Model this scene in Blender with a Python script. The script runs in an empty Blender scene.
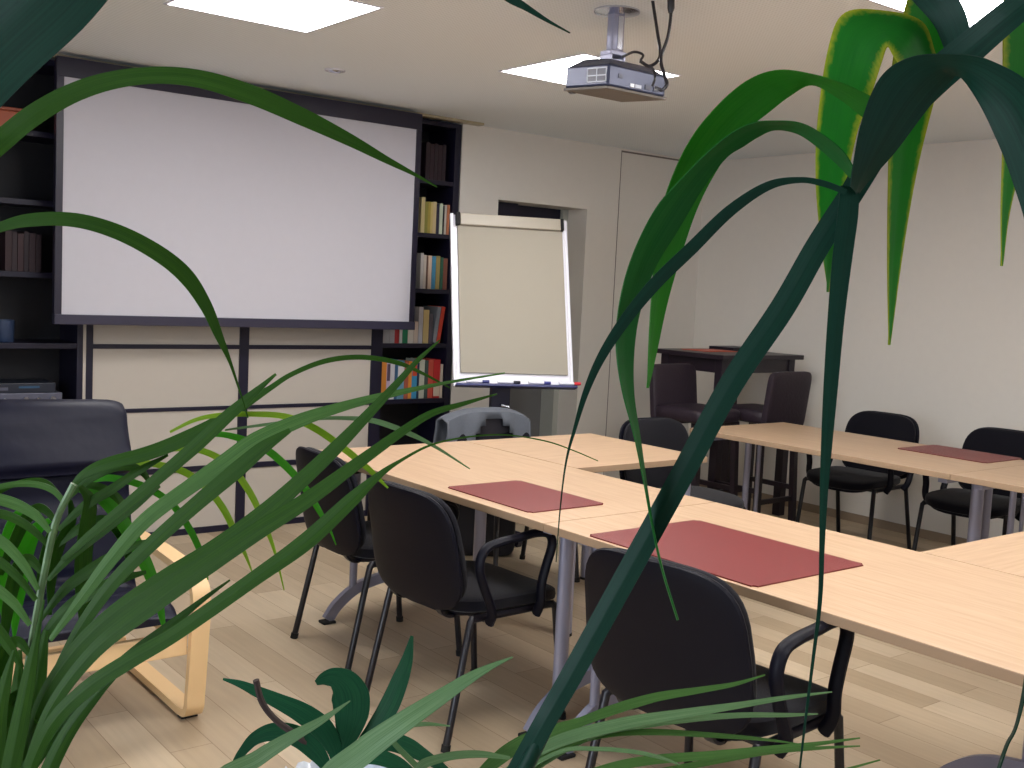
import bpy, bmesh, math, random
from mathutils import Vector, Matrix, noise
random.seed(7)
PI = math.pi
S = bpy.context.scene
C = S.collection

# ------------------------------------------------------------------ camera
H = 1.477
FPX = 1089.36
yaw, pit, rol = 0.6668, -0.08963, 0.04854
fw = Vector((math.sin(yaw)*math.cos(pit), math.cos(yaw)*math.cos(pit), math.sin(pit)))
r0 = Vector((math.cos(yaw), -math.sin(yaw), 0)); u0 = r0.cross(fw)
rt = r0*math.cos(rol)+u0*math.sin(rol); up = -r0*math.sin(rol)+u0*math.cos(rol)
cam = bpy.data.cameras.new('camera'); co = bpy.data.objects.new('camera', cam); C.objects.link(co)
M3 = Matrix((rt, up, -fw)).transposed()
co.matrix_world = Matrix.Translation((0, 0, H)) @ M3.to_4x4()
cam.sensor_width = 36; cam.lens = 36*FPX/1024; cam.clip_start = 0.02; cam.clip_end = 60
S.camera = co

def at(px, py, d):
    """a point of the room, d metres in front of the photographer"""
    return Vector((0, 0, H)) + (fw + rt*((px-512)/FPX) - up*((py-384)/FPX))*d

# ------------------------------------------------------------------ colour / materials
def lin(c):
    c = c/255.0
    return c/12.92 if c <= 0.04045 else ((c+0.055)/1.055)**2.4
def rgb(r, g, b): return (lin(r), lin(g), lin(b), 1)
MATS = {}
def mat(name, col, rough=0.6, metal=0, spec=0.5, noise_amt=0.0, noise_scale=20, bump=0.0, bump_scale=200, coat=0, sheen=0):
    if name in MATS: return MATS[name]
    m = bpy.data.materials.new(name); m.use_nodes = True
    nt = m.node_tree; b = nt.nodes['Principled BSDF']
    b.inputs['Base Color'].default_value = col
    b.inputs['Roughness'].default_value = rough
    b.inputs['Metallic'].default_value = metal
    b.inputs['Specular IOR Level'].default_value = spec
    b.inputs['Coat Weight'].default_value = coat
    b.inputs['Sheen Weight'].default_value = sheen
    tc = nt.nodes.new('ShaderNodeTexCoord')
    n = nt.nodes.new('ShaderNodeTexNoise'); n.inputs['Scale'].default_value = noise_scale; n.inputs['Detail'].default_value = 4
    nt.links.new(tc.outputs['Object'], n.inputs['Vector'])
    a = max(noise_amt, 0.02)
    mr = nt.nodes.new('ShaderNodeMapRange'); mr.inputs['To Min'].default_value = 1-a; mr.inputs['To Max'].default_value = 1+a
    nt.links.new(n.outputs['Fac'], mr.inputs['Value'])
    mx = nt.nodes.new('ShaderNodeVectorMath'); mx.operation = 'SCALE'
    mx.inputs[0].default_value = col[:3]
    nt.links.new(mr.outputs['Result'], mx.inputs['Scale'])
    nt.links.new(mx.outputs['Vector'], b.inputs['Base Color'])
    if bump > 0:
        n2 = nt.nodes.new('ShaderNodeTexNoise'); n2.inputs['Scale'].default_value = bump_scale
        nt.links.new(tc.outputs['Object'], n2.inputs['Vector'])
        bp = nt.nodes.new('ShaderNodeBump'); bp.inputs['Strength'].default_value = bump; bp.inputs['Distance'].default_value = 0.01
        nt.links.new(n2.outputs['Fac'], bp.inputs['Height']); nt.links.new(bp.outputs['Normal'], b.inputs['Normal'])
    MATS[name] = m
    return m

M_wall = mat('wall_paint', rgb(224, 219, 211), 0.9, spec=0.2, noise_amt=0.02, bump=0.05, bump_scale=300)
M_reveal = mat('reveal_paint', rgb(176, 178, 170), 0.8, spec=0.2)
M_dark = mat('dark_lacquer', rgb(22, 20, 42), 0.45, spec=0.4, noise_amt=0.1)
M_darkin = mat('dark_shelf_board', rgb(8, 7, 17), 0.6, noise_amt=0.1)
M_cream = mat('cream_laminate', rgb(184, 176, 166), 0.6, noise_amt=0.02)
M_screen = mat('screen_cloth', rgb(192, 190, 198), 0.85, spec=0.1, noise_amt=0.01)
M_steel = mat('black_steel', rgb(20, 18, 26), 0.35, spec=0.5)
M_plastic = mat('black_plastic', rgb(7, 7, 20), 0.5, spec=0.18, bump=0.05, bump_scale=900)
M_fabric = mat('black_fabric', rgb(14, 13, 22), 0.95, spec=0.15, noise_amt=0.25, noise_scale=300, bump=0.3, bump_scale=700, sheen=0.15)
M_silver = mat('silver_paint', rgb(150, 151, 172), 0.35, metal=0.35)
M_rubber = mat('black_rubber', rgb(18, 17, 18), 0.8)
M_leather = mat('dark_leather', rgb(13, 15, 36), 0.5, spec=0.25, noise_amt=0.1, noise_scale=8, bump=0.25, bump_scale=14)
M_brownleather = mat('brown_leather', rgb(40, 30, 40), 0.5, spec=0.4, noise_amt=0.1, bump=0.2, bump_scale=60)
M_birch = mat('birch', rgb(226, 190, 140), 0.45, noise_amt=0.06, noise_scale=6)
M_darkwood = mat('espresso_wood', rgb(34, 24, 34), 0.4, noise_amt=0.15, noise_scale=12)
M_mat = mat('burgundy_leather', rgb(116, 42, 42), 0.42, spec=0.5, noise_amt=0.06, noise_scale=60, bump=0.15, bump_scale=500)
M_white = mat('white_enamel', rgb(222, 222, 232), 0.25, spec=0.6)
M_paper = mat('cream_paper', rgb(158, 152, 140), 0.85, spec=0.1, noise_amt=0.02, noise_scale=3)
M_jacket = mat('grey_cloth', rgb(98, 102, 110), 0.95, spec=0.1, noise_amt=0.12, noise_scale=120, bump=0.3, bump_scale=300)
M_lining = mat('black_lining', rgb(22, 20, 30), 0.6)
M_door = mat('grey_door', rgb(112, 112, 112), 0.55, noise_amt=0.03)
M_chrome = mat('chrome', rgb(205, 208, 220), 0.2, metal=1.0)
M_proj = mat('silver_grey_plastic', rgb(56, 61, 84), 0.35, metal=0.3, noise_amt=0.05)
M_projlight = mat('pale_plastic', rgb(190, 194, 208), 0.4)
M_projdark = mat('charcoal_plastic', rgb(48, 50, 74), 0.4)
M_pot = mat('terracotta_grey_pot', rgb(112, 106, 100), 0.7, noise_amt=0.1)
M_soil = mat('potting_soil', rgb(48, 36, 28), 0.95, noise_amt=0.4, noise_scale=80, bump=0.8, bump_scale=120)
M_stemlight = mat('pale_green_stem', rgb(84, 112, 70), 0.5, noise_amt=0.15, noise_scale=40)
M_twig = mat('brown_twig', rgb(58, 44, 40), 0.8, noise_amt=0.2)
M_wrap = mat('clear_wrap', rgb(206, 212, 222), 0.15, spec=0.8, bump=0.8, bump_scale=18)
M_glasslens = mat('lens_glass', rgb(20, 22, 40), 0.05, spec=0.9)
M_blue = mat('blue_glaze', rgb(46, 62, 92), 0.4)
M_av = mat('av_metal', rgb(90, 92, 108), 0.4, metal=0.4)
M_avdark = mat('av_black', rgb(22, 28, 44), 0.4)

def wood_table():
    m = bpy.data.materials.new('maple_laminate'); m.use_nodes = True
    nt = m.node_tree; b = nt.nodes['Principled BSDF']; b.inputs['Roughness'].default_value = 0.42
    tc = nt.nodes.new('ShaderNodeTexCoord'); mp = nt.nodes.new('ShaderNodeMapping')
    mp.inputs['Scale'].default_value = (3, 46, 3)
    nt.links.new(tc.outputs['Object'], mp.inputs['Vector'])
    n = nt.nodes.new('ShaderNodeTexNoise'); n.inputs['Scale'].default_value = 1.6; n.inputs['Detail'].default_value = 5
    n.inputs['Distortion'].default_value = 0.6
    nt.links.new(mp.outputs['Vector'], n.inputs['Vector'])
    cr = nt.nodes.new('ShaderNodeValToRGB')
    cr.color_ramp.elements[0].position = 0.3; cr.color_ramp.elements[0].color = rgb(182, 150, 120)
    cr.color_ramp.elements[1].position = 0.72; cr.color_ramp.elements[1].color = rgb(197, 168, 138)
    nt.links.new(n.outputs['Fac'], cr.inputs['Fac']); nt.links.new(cr.outputs['Color'], b.inputs['Base Color'])
    return m
M_table = wood_table()
M_edge = mat('maple_edge_shaded', rgb(160, 134, 108), 0.5, noise_amt=0.05)  # darker maple: shade on the table edges put into the colour

def plank_floor():
    m = bpy.data.materials.new('oak_planks'); m.use_nodes = True
    nt = m.node_tree; b = nt.nodes['Principled BSDF']
    tc = nt.nodes.new('ShaderNodeTexCoord'); mp = nt.nodes.new('ShaderNodeMapping')
    mp.inputs['Rotation'].default_value = (0, 0, PI/2)
    nt.links.new(tc.outputs['Object'], mp.inputs['Vector'])
    br = nt.nodes.new('ShaderNodeTexBrick'); br.offset = 0.37; br.offset_frequency = 2
    br.inputs['Scale'].default_value = 1; br.inputs['Brick Width'].default_value = 1.05; br.inputs['Row Height'].default_value = 0.135
    br.inputs['Mortar Size'].default_value = 0.0012; br.inputs['Mortar Smooth'].default_value = 0.3; br.inputs['Bias'].default_value = 0.0
    br.inputs['Color1'].default_value = rgb(196, 178, 152); br.inputs['Color2'].default_value = rgb(168, 148, 122)
    br.inputs['Mortar'].default_value = rgb(120, 96, 72)
    nt.links.new(mp.outputs['Vector'], br.inputs['Vector'])
    mp2 = nt.nodes.new('ShaderNodeMapping'); mp2.inputs['Scale'].default_value = (40, 2.5, 1)
    nt.links.new(tc.outputs['Object'], mp2.inputs['Vector'])
    n = nt.nodes.new('ShaderNodeTexNoise'); n.inputs['Scale'].default_value = 1.2; n.inputs['Detail'].default_value = 6
    nt.links.new(mp2.outputs['Vector'], n.inputs['Vector'])
    mr = nt.nodes.new('ShaderNodeMapRange'); mr.inputs['To Min'].default_value = 0.86; mr.inputs['To Max'].default_value = 1.14
    nt.links.new(n.outputs['Fac'], mr.inputs['Value'])
    vm = nt.nodes.new('ShaderNodeVectorMath'); vm.operation = 'SCALE'
    nt.links.new(br.outputs['Color'], vm.inputs[0]); nt.links.new(mr.outputs['Result'], vm.inputs['Scale'])
    nt.links.new(vm.outputs['Vector'], b.inputs['Base Color'])
    b.inputs['Roughness'].default_value = 0.42; b.inputs['Specular IOR Level'].default_value = 0.4
    return m
M_floor = plank_floor()

def ceiling_mat():
    m = bpy.data.materials.new('perforated_ceiling'); m.use_nodes = True
    nt = m.node_tree; b = nt.nodes['Principled BSDF']; b.inputs['Roughness'].default_value = 0.9
    b.inputs['Specular IOR Level'].default_value = 0.1
    tc = nt.nodes.new('ShaderNodeTexCoord')
    mp = nt.nodes.new('ShaderNodeMapping'); mp.inputs['Scale'].default_value = (62, 62, 62)
    nt.links.new(tc.outputs['Object'], mp.inputs['Vector'])
    v = nt.nodes.new('ShaderNodeTexVoronoi'); v.inputs['Randomness'].default_value = 0; v.inputs['Scale'].default_value = 1
    nt.links.new(mp.outputs['Vector'], v.inputs['Vector'])
    cr = nt.nodes.new('ShaderNodeValToRGB')
    cr.color_ramp.elements[0].position = 0.2; cr.color_ramp.elements[0].color = rgb(218, 224, 226)
    cr.color_ramp.elements[1].position = 0.3; cr.color_ramp.elements[1].color = rgb(234, 240, 243)
    nt.links.new(v.outputs['Distance'], cr.inputs['Fac']); nt.links.new(cr.outputs['Color'], b.inputs['Base Color'])
    return m
M_ceiling = ceiling_mat()

def leaf_mat(name, dark, light, trans, edge=None, tfac=0.4, rough=0.38):
    m = bpy.data.materials.new(name); m.use_nodes = True
    nt = m.node_tree; b = nt.nodes['Principled BSDF']; out = nt.nodes['Material Output']
    uv = nt.nodes.new('ShaderNodeUVMap'); uv.uv_map = 'UVMap'
    sp = nt.nodes.new('ShaderNodeSeparateXYZ'); nt.links.new(uv.outputs['UV'], sp.inputs['Vector'])
    mp = nt.nodes.new('ShaderNodeMapping'); mp.inputs['Scale'].default_value = (34, 0.5, 1)
    nt.links.new(uv.outputs['UV'], mp.inputs['Vector'])
    n = nt.nodes.new('ShaderNodeTexNoise'); n.inputs['Scale'].default_value = 1; n.inputs['Detail'].default_value = 3
    nt.links.new(mp.outputs['Vector'], n.inputs['Vector'])
    cr = nt.nodes.new('ShaderNodeValToRGB')
    cr.color_ramp.elements[0].position = 0.3; cr.color_ramp.elements[0].color = dark
    cr.color_ramp.elements[1].position = 0.75; cr.color_ramp.elements[1].color = light
    nt.links.new(n.outputs['Fac'], cr.inputs['Fac'])
    col = cr.outputs['Color']
    tcol = None
    # distance from the midrib, 0..1
    s1 = nt.nodes.new('ShaderNodeMath'); s1.operation = 'SUBTRACT'; s1.inputs[1].default_value = 0.5
    nt.links.new(sp.outputs['X'], s1.inputs[0])
    s2 = nt.nodes.new('ShaderNodeMath'); s2.operation = 'ABSOLUTE'; nt.links.new(s1.outputs[0], s2.inputs[0])
    tm = nt.nodes.new('ShaderNodeRGB'); tm.outputs[0].default_value = trans
    tcol = tm.outputs[0]
    if edge:
        n3 = nt.nodes.new('ShaderNodeTexNoise'); n3.inputs['Scale'].default_value = 9; n3.inputs['Detail'].default_value = 5
        nt.links.new(uv.outputs['UV'], n3.inputs['Vector'])
        ad = nt.nodes.new('ShaderNodeMath'); ad.operation = 'MULTIPLY_ADD'; ad.inputs[1].default_value = 0.22
        nt.links.new(n3.outputs['Fac'], ad.inputs[0]); nt.links.new(s2.outputs[0], ad.inputs[2])
        er = nt.nodes.new('ShaderNodeMapRange'); er.inputs['From Min'].default_value = 0.46; er.inputs['From Max'].default_value = 0.60
        nt.links.new(ad.outputs[0], er.inputs['Value'])
        for which in (0, 1):
            mix = nt.nodes.new('ShaderNodeMix'); mix.data_type = 'RGBA'
            nt.links.new(er.outputs['Result'], mix.inputs['Factor'])
            nt.links.new(col if which == 0 else tcol, mix.inputs[6]); mix.inputs[7].default_value = edge
            if which == 0: col = mix.outputs[2]
            else: tcol = mix.outputs[2]
    nt.links.new(col, b.inputs['Base Color'])
    b.inputs['Roughness'].default_value = rough; b.inputs['Specular IOR Level'].default_value = 0.14
    t = nt.nodes.new('ShaderNodeBsdfTranslucent'); nt.links.new(tcol, t.inputs['Color'])
    ms = nt.nodes.new('ShaderNodeMixShader'); ms.inputs['Fac'].default_value = tfac
    nt.links.new(b.outputs[0], ms.inputs[1]); nt.links.new(t.outputs[0], ms.inputs[2])
    nt.links.new(ms.outputs[0], out.inputs['Surface'])
    return m
L_dark = leaf_mat('leaf_deep_green', rgb(8, 38, 30), rgb(18, 58, 44), rgb(30, 110, 40), tfac=0.12, rough=0.5)
L_mid = leaf_mat('leaf_mid_green', rgb(16, 50, 10), rgb(62, 98, 24), rgb(80, 150, 30), tfac=0.3, rough=0.5)
L_strap = leaf_mat('leaf_strap_green', rgb(24, 84, 40), rgb(44, 108, 50), rgb(50, 150, 40), tfac=0.35, rough=0.5)
L_soft = leaf_mat('leaf_grey_green', rgb(46, 84, 34), rgb(98, 134, 70), rgb(90, 150, 60), tfac=0.3, rough=0.5)
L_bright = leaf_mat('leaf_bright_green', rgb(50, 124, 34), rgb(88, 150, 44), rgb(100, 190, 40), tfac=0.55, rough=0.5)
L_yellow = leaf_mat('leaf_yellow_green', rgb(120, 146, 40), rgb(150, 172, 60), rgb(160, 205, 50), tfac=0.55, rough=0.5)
L_edge = leaf_mat('leaf_green_with_yellow_margin', rgb(24, 96, 36), rgb(44, 122, 40), rgb(60, 165, 40), edge=rgb(170, 176, 50), tfac=0.6, rough=0.5)
L_pale = leaf_mat('leaf_pale_sage', rgb(66, 98, 56), rgb(124, 154, 110), rgb(120, 170, 90), tfac=0.25, rough=0.45)
L_fresh = leaf_mat('leaf_fresh_green', rgb(36, 100, 34), rgb(64, 128, 44), rgb(70, 170, 40), tfac=0.45, rough=0.5)  # lighter leaf pigment with moderate translucency
L_orchid = leaf_mat('leaf_orchid_green', rgb(22, 66, 46), rgb(40, 96, 62), rgb(40, 120, 50), tfac=0.2, rough=0.4)

# ------------------------------------------------------------------ mesh helpers
def bm_new(): return bmesh.new()
def link(name, bm, m, parent=None, smooth=False, loc=None, rotz=0):
    me = bpy.data.meshes.new(name)
    bmesh.ops.recalc_face_normals(bm, faces=bm.faces)
    bm.to_mesh(me); bm.free()
    ms = m if isinstance(m, (list, tuple)) else [m]
    for x in ms: me.materials.append(x)
    if smooth:
        for p in me.polygons: p.use_smooth = True
        try: me.set_sharp_from_angle(angle=math.radians(40))
        except Exception: pass
    o = bpy.data.objects.new(name, me); C.objects.link(o)
    if parent: o.parent = parent
    if loc: o.location = loc
    o.rotation_euler.z = rotz
    return o
def tag(o, label=None, cat=None, group=None, kind=None):
    if label: o['label'] = label
    if cat: o['category'] = cat
    if group: o['group'] = group
    if kind: o['kind'] = kind
    return o
def thing(name, label, cat, loc=(0, 0, 0), rotz=0, group=None):
    o = bpy.data.objects.new(name, None); C.objects.link(o); o.empty_display_size = 0.1
    o.location = loc; o.rotation_euler = (0, 0, rotz)
    return tag(o, label, cat, group)
def struct(name, bm, m):
    o = link(name, bm, m); o['kind'] = 'structure'; return o
def dup(root, loc, rotz, label, group=None):
    r = root.copy(); C.objects.link(r); r.location = loc; r.rotation_euler = (0, 0, rotz); r['label'] = label
    if group: r['group'] = group
    for ch in list(root.children):
        c = ch.copy(); C.objects.link(c); c.parent = r
        for g in list(ch.children):
            d = g.copy(); C.objects.link(d); d.parent = c
    return r
def box(bm, x0, x1, y0, y1, z0, z1, bev=0, seg=2, mi=0):
    ps = [(x0, y0, z0), (x1, y0, z0), (x1, y1, z0), (x0, y1, z0), (x0, y0, z1), (x1, y0, z1), (x1, y1, z1), (x0, y1, z1)]
    vs = [bm.verts.new(p) for p in ps]
    fs = [bm.faces.new([vs[i] for i in f]) for f in ((0, 3, 2, 1), (4, 5, 6, 7), (0, 1, 5, 4), (1, 2, 6, 5), (2, 3, 7, 6), (3, 0, 4, 7))]
    for f in fs: f.material_index = mi
    if bev > 0:
        es = list({e for f in fs for e in f.edges})
        r = bmesh.ops.bevel(bm, geom=es, offset=bev, segments=seg, profile=0.5, affect='EDGES')
        for f in r['faces']: f.material_index = mi
    return fs
def catmull(pts, n=6):
    pts = [Vector(p) for p in pts]
    if len(pts) < 3: return pts
    P = [pts[0]*2-pts[1]] + pts + [pts[-1]*2-pts[-2]]
    out = []
    for i in range(1, len(P)-2):
        a, b, c, d = P[i-1:i+3]
        for k in range(n):
            t = k/n
            out.append(0.5*((2*b)+(c-a)*t+(2*a-5*b+4*c-d)*t*t+(3*b-a-3*c+d)*t**3))
    out.append(pts[-1]); return out
def sweep(bm, pts, prof, up0=Vector((0, 0, 1)), scale=None, caps=True):
    """prof: list of (a,b) in the frame (side, up)."""
    pts = [Vector(p) for p in pts]; rings = []
    for i, p in enumerate(pts):
        if i == 0: t = pts[1]-pts[0]
        elif i == len(pts)-1: t = pts[-1]-pts[-2]
        else: t = (pts[i+1]-p).normalized()+(p-pts[i-1]).normalized()
        t.normalize()
        s = t.cross(up0)
        if s.length < 1e-4: s = t.cross(Vector((0.31, 0.95, 0.05)))
        s.normalize(); u = s.cross(t)
        k = scale[i] if scale else 1
        rings.append([bm.verts.new(p+s*a*k+u*b*k) for a, b in prof])
    n = len(prof)
    for i in range(len(rings)-1):
        for j in range(n):
            bm.faces.new((rings[i][j], rings[i][(j+1) % n], rings[i+1][(j+1) % n], rings[i+1][j]))
    if caps:
        bm.faces.new(rings[0][::-1]); bm.faces.new(rings[-1])
def circ(r, n=10, ry=None):
    ry = ry or r
    return [(r*math.cos(2*PI*k/n), ry*math.sin(2*PI*k/n)) for k in range(n)]
def rect(w, h): return [(-w/2, -h/2), (w/2, -h/2), (w/2, h/2), (-w/2, h/2)]
def tube(bm, pts, r, n=10, sm=0, up0=Vector((0, 0, 1)), ry=None, scale=None):
    if sm: pts = catmull(pts, sm)
    sweep(bm, pts, circ(r, n, ry), up0, scale)
def spow(x, e): return math.copysign(abs(x)**e, x)
def pad(bm, a, b, c, e1=0.35, e2=0.5, nu=40, nv=14, f=None):
    """superellipsoid cushion, then deformed by f"""
    rows = []
    for j in range(1, nv):
        v = -PI/2+PI*j/nv
        rows.append([(a*spow(math.cos(v), e1)*spow(math.cos(2*PI*i/nu), e2), b*spow(math.cos(v), e1)*spow(math.sin(2*PI*i/nu), e2), c*spow(math.sin(v), e1)) for i in range(nu)])
    # flat caps closed by concentric rings
    def mk(p):
        q = Vector(p); return bm.verts.new(f(q) if f else q)
    caps = []
    for sgn, base in ((-1, rows[0]), (1, rows[-1])):
        extra = []
        for k in (0.75, 0.5, 0.25):
            extra.append([(x*k, y*k, sgn*c+(z-sgn*c)*k) for x, y, z in base])
        caps.append((extra, (0, 0, sgn*c)))
    allrows = [r for r in reversed(caps[0][0])]+rows+caps[1][0]
    V = [[mk(p) for p in r] for r in allrows]
    for j in range(len(V)-1):
        for i in range(nu):
            bm.faces.new((V[j][i], V[j][(i+1) % nu], V[j+1][(i+1) % nu], V[j+1][i]))
    p0, p1 = mk(caps[0][1]), mk(caps[1][1])
    for i in range(nu):
        bm.faces.new((V[0][(i+1) % nu], V[0][i], p0)); bm.faces.new((V[-1][i], V[-1][(i+1) % nu], p1))
def lathe(bm, prof, n=24, cx=0, cy=0):
    rings = [[bm.verts.new((cx+r*math.cos(2*PI*k/n), cy+r*math.sin(2*PI*k/n), z)) for k in range(n)] for r, z in prof]
    for i in range(len(rings)-1):
        for k in range(n):
            bm.faces.new((rings[i][k], rings[i][(k+1) % n], rings[i+1][(k+1) % n], rings[i+1][k]))
    bm.faces.new(rings[0][::-1]); bm.faces.new(rings[-1])

# ------------------------------------------------------------------ the room
X0, X1, Y0, Y1, ZC = -1.9, 6.36, -2.2, 5.82, 2.5
bm = bm_new(); box(bm, X0-0.1, X1+0.1, Y0-0.1, 6.6, -0.1, 0); struct('floor', bm, M_floor)
PX, PY, PS = (1.56, 3.19), (3.66, 1.66, -0.34), 0.62
bm = bm_new()
# ceiling with square holes for the recessed panels
xs = [X0-0.1, 1.56, 2.18, 3.19, 3.81, X1+0.1]; ys = [Y0-0.1, -0.34, 0.28, 1.66, 2.28, 3.66, 4.28, 6.6]
for i in range(len(xs)-1):
    for j in range(len(ys)-1):
        if i in (1, 3) and j in (1, 3, 5): continue
        box(bm, xs[i], xs[i+1], ys[j], ys[j+1], ZC, ZC+0.1)
bmesh.ops.remove_doubles(bm, verts=bm.verts, dist=1e-5)
struct('ceiling', bm, M_ceiling)
bm = bm_new(); box(bm, X1, X1+0.12, Y0-0.1, 6.6, 0, ZC); struct('wall_right', bm, M_wall)
# back wall with the doorway
bm = bm_new()
box(bm, 4.08, 4.392, Y1, 6.35, 0, ZC); box(bm, 5.18, X1, Y1, 6.35, 0, ZC); box(bm, 4.392, 5.18, Y1, 6.35, 2.042, ZC)
box(bm, X0, X1, 6.35, 6.45, 0, ZC)
struct('wall_back', bm, M_wall)
# left wall and wall behind the camera, each open for an added window
bm = bm_new()
box(bm, X0-0.12, X0, Y0, 0.2, 0, ZC); box(bm, X0-0.12, X0, 2.2, 6.5, 0, ZC); box(bm, X0-0.12, X0, 0.2, 2.2, 0, 0.9); box(bm, X0-0.12, X0, 0.2, 2.2, 2.2, ZC)
struct('wall_left', bm, M_wall)
bm = bm_new()
box(bm, X0, 0.4, Y0-0.12, Y0, 0, ZC); box(bm, 3.4, X1, Y0-0.12, Y0, 0, ZC); box(bm, 0.4, 3.4, Y0-0.12, Y0, 0, 0.9); box(bm, 0.4, 3.4, Y0-0.12, Y0, 2.2, ZC)
struct('wall_front', bm, M_wall)
M_pane = bpy.data.materials.new('window_glass'); M_pane.use_nodes = True
_nt = M_pane.node_tree; _nt.nodes.remove(_nt.nodes['Principled BSDF'])
_t = _nt.nodes.new('ShaderNodeBsdfTransparent'); _g = _nt.nodes.new('ShaderNodeBsdfGlossy'); _g.inputs['Roughness'].default_value = 0.02
_m = _nt.nodes.new('ShaderNodeMixShader'); _m.inputs['Fac'].default_value = 0.06
_nt.links.new(_t.outputs[0], _m.inputs[1]); _nt.links.new(_g.outputs[0], _m.inputs[2]); _nt.links.new(_m.outputs[0], _nt.nodes['Material Output'].inputs['Surface'])
def window(name, axis, p, a0, a1, z0, z1):
    bm = bm_new()
    def bx(a, b, c, d):
        if axis == 'x': box(bm, p-0.03, p+0.03, a, b, c, d)
        else: box(bm, a, b, p-0.03, p+0.03, c, d)
    w = 0.06
    bx(a0, a1, z0, z0+w); bx(a0, a1, z1-w, z1); bx(a0, a0+w, z0+w, z1-w); bx(a1-w, a1, z0+w, z1-w)
    m_ = (a0+a1)/2; bx(m_-w/2, m_+w/2, z0+w, z1-w)
    o = struct(name, bm, M_white)
    bm = bm_new()
    if axis == 'x': box(bm, p-0.004, p+0.004, a0+w/2, a1-w/2, z0+w/2, z1-w/2)
    else: box(bm, a0+w/2, a1-w/2, p-0.004, p+0.004, z0+w/2, z1-w/2)
    link('window_pane', bm, M_pane, o)
window('fill_window_1', 'x', X0-0.06, 0.2, 2.2, 0.9, 2.2)  # unseen window, added to let in fill daylight
window('fill_window_2', 'y', Y0-0.06, 0.4, 3.4, 0.9, 2.2)  # second unseen window, likewise added for fill
# thin joint line of the flush panel on the back wall, right of the doorway
bm = bm_new()
box(bm, 5.479, X1, Y1-0.004, Y1, 2.474, 2.486); box(bm, 5.479, 5.483, Y1-0.003, Y1, 0.0, 2.474)
struct('trim_1', bm, mat('joint_shadow_gap', rgb(120, 110, 104), 0.8))
bm = bm_new(); box(bm, X1-0.012, X1, Y0, Y1, 0, 0.055); struct('baseboard_right', bm, mat('baseboard_paint', rgb(150, 132, 112), 0.6))
# door inside the recess
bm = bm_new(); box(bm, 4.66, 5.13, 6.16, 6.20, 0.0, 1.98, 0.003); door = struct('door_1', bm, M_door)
bm = bm_new(); tube(bm, [(4.72, 6.16, 0.98), (4.72, 6.11, 0.98), (4.83, 6.11, 0.98)], 0.009); link('door_handle', bm, M_chrome, door, True)
bm = bm_new(); box(bm, 5.13, 5.178, 6.02, 6.20, 0, 2.04); struct('trim_2', bm, M_reveal)
bm = bm_new(); box(bm, 4.661, 5.129, 6.05, 6.20, 1.981, 2.041); box(bm, 4.661, 5.129, 6.05, 6.10, 1.80, 1.981); struct('recess_shade_box', bm, M_dark)  # dark boxes standing in for the shade at the top of the recess
bm = bm_new(); box(bm, 4.394, 4.66, 5.95, 6.3, 0, 2.04); tag(link('tall_cupboard', bm, M_dark), 'dark tall cupboard standing inside the doorway recess behind the flipchart', 'cupboard')

# ------------------------------------------------------------------ ceiling lights
M_glow = bpy.data.materials.new('lit_diffuser'); M_glow.use_nodes = True
_b = M_glow.node_tree.nodes['Principled BSDF']; _b.inputs['Base Color'].default_value = (0.9, 0.9, 0.9, 1)
_b.inputs['Emission Color'].default_value = (1.0, 0.975, 0.95, 1); _b.inputs['Emission Strength'].default_value = 13.0
panel_labels = [['glowing square ceiling panel at the upper left of the photo',
                 'glowing square ceiling panel partly hidden behind the projector'],
                ['glowing square ceiling panel above the camera, left column middle row',
                 'glowing square ceiling panel at the top right behind the strap leaves'],
                ['glowing square ceiling panel behind the camera on the left', 'glowing square ceiling panel behind the camera on the right']]
for j, y in enumerate(PY):
    for i, x in enumerate(PX):
        t = thing('ceiling_light', panel_labels[j][i], 'ceiling light', (x+PS/2, y+PS/2, ZC), 0, 'recessed square ceiling lights')
        h = PS/2; bm = bm_new()
        for a in ((-h, h, -h, -h+0.012), (-h, h, h-0.012, h), (-h, -h+0.012, -h+0.012, h-0.012), (h-0.012, h, -h+0.012, h-0.012)):
            box(bm, a[0], a[1], a[2], a[3], -0.003, 0.05)
        link('frame', bm, M_white, t)
        bm = bm_new(); box(bm, -h+0.012, h-0.012, -h+0.012, h-0.012, 0.012, 0.02); link('diffuser', bm, M_glow, t)
        bm = bm_new(); box(bm, -h, h, -h, h, 0.05, 0.09); link('housing', bm, M_white, t)
# small recessed spot
t = thing('downlight', 'small round recessed spotlight in the ceiling in front of the screen', 'spotlight', (2.663, 4.923, ZC))
bm = bm_new(); n = 28
r1 = [bm.verts.new((0.05*math.cos(2*PI*k/n), 0.05*math.sin(2*PI*k/n), -0.006)) for k in range(n)]
r2 = [bm.verts.new((0.034*math.cos(2*PI*k/n), 0.034*math.sin(2*PI*k/n), -0.006)) for k in range(n)]
r3 = [bm.verts.new((0.052*math.cos(2*PI*k/n), 0.052*math.sin(2*PI*k/n), 0)) for k in range(n)]
for k in range(n):
    q = (k+1) % n
    bm.faces.new((r1[k], r1[q], r2[q], r2[k])); bm.faces.new((r1[k], r1[q], r3[q], r3[k]))
link('rim', bm, M_white, t, True)
bm = bm_new(); lathe(bm, [(0.034, -0.001), (0.03, -0.005), (0.02, -0.012), (0.005, -0.015)]); link('lamp', bm, M_chrome, t, True)

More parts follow.
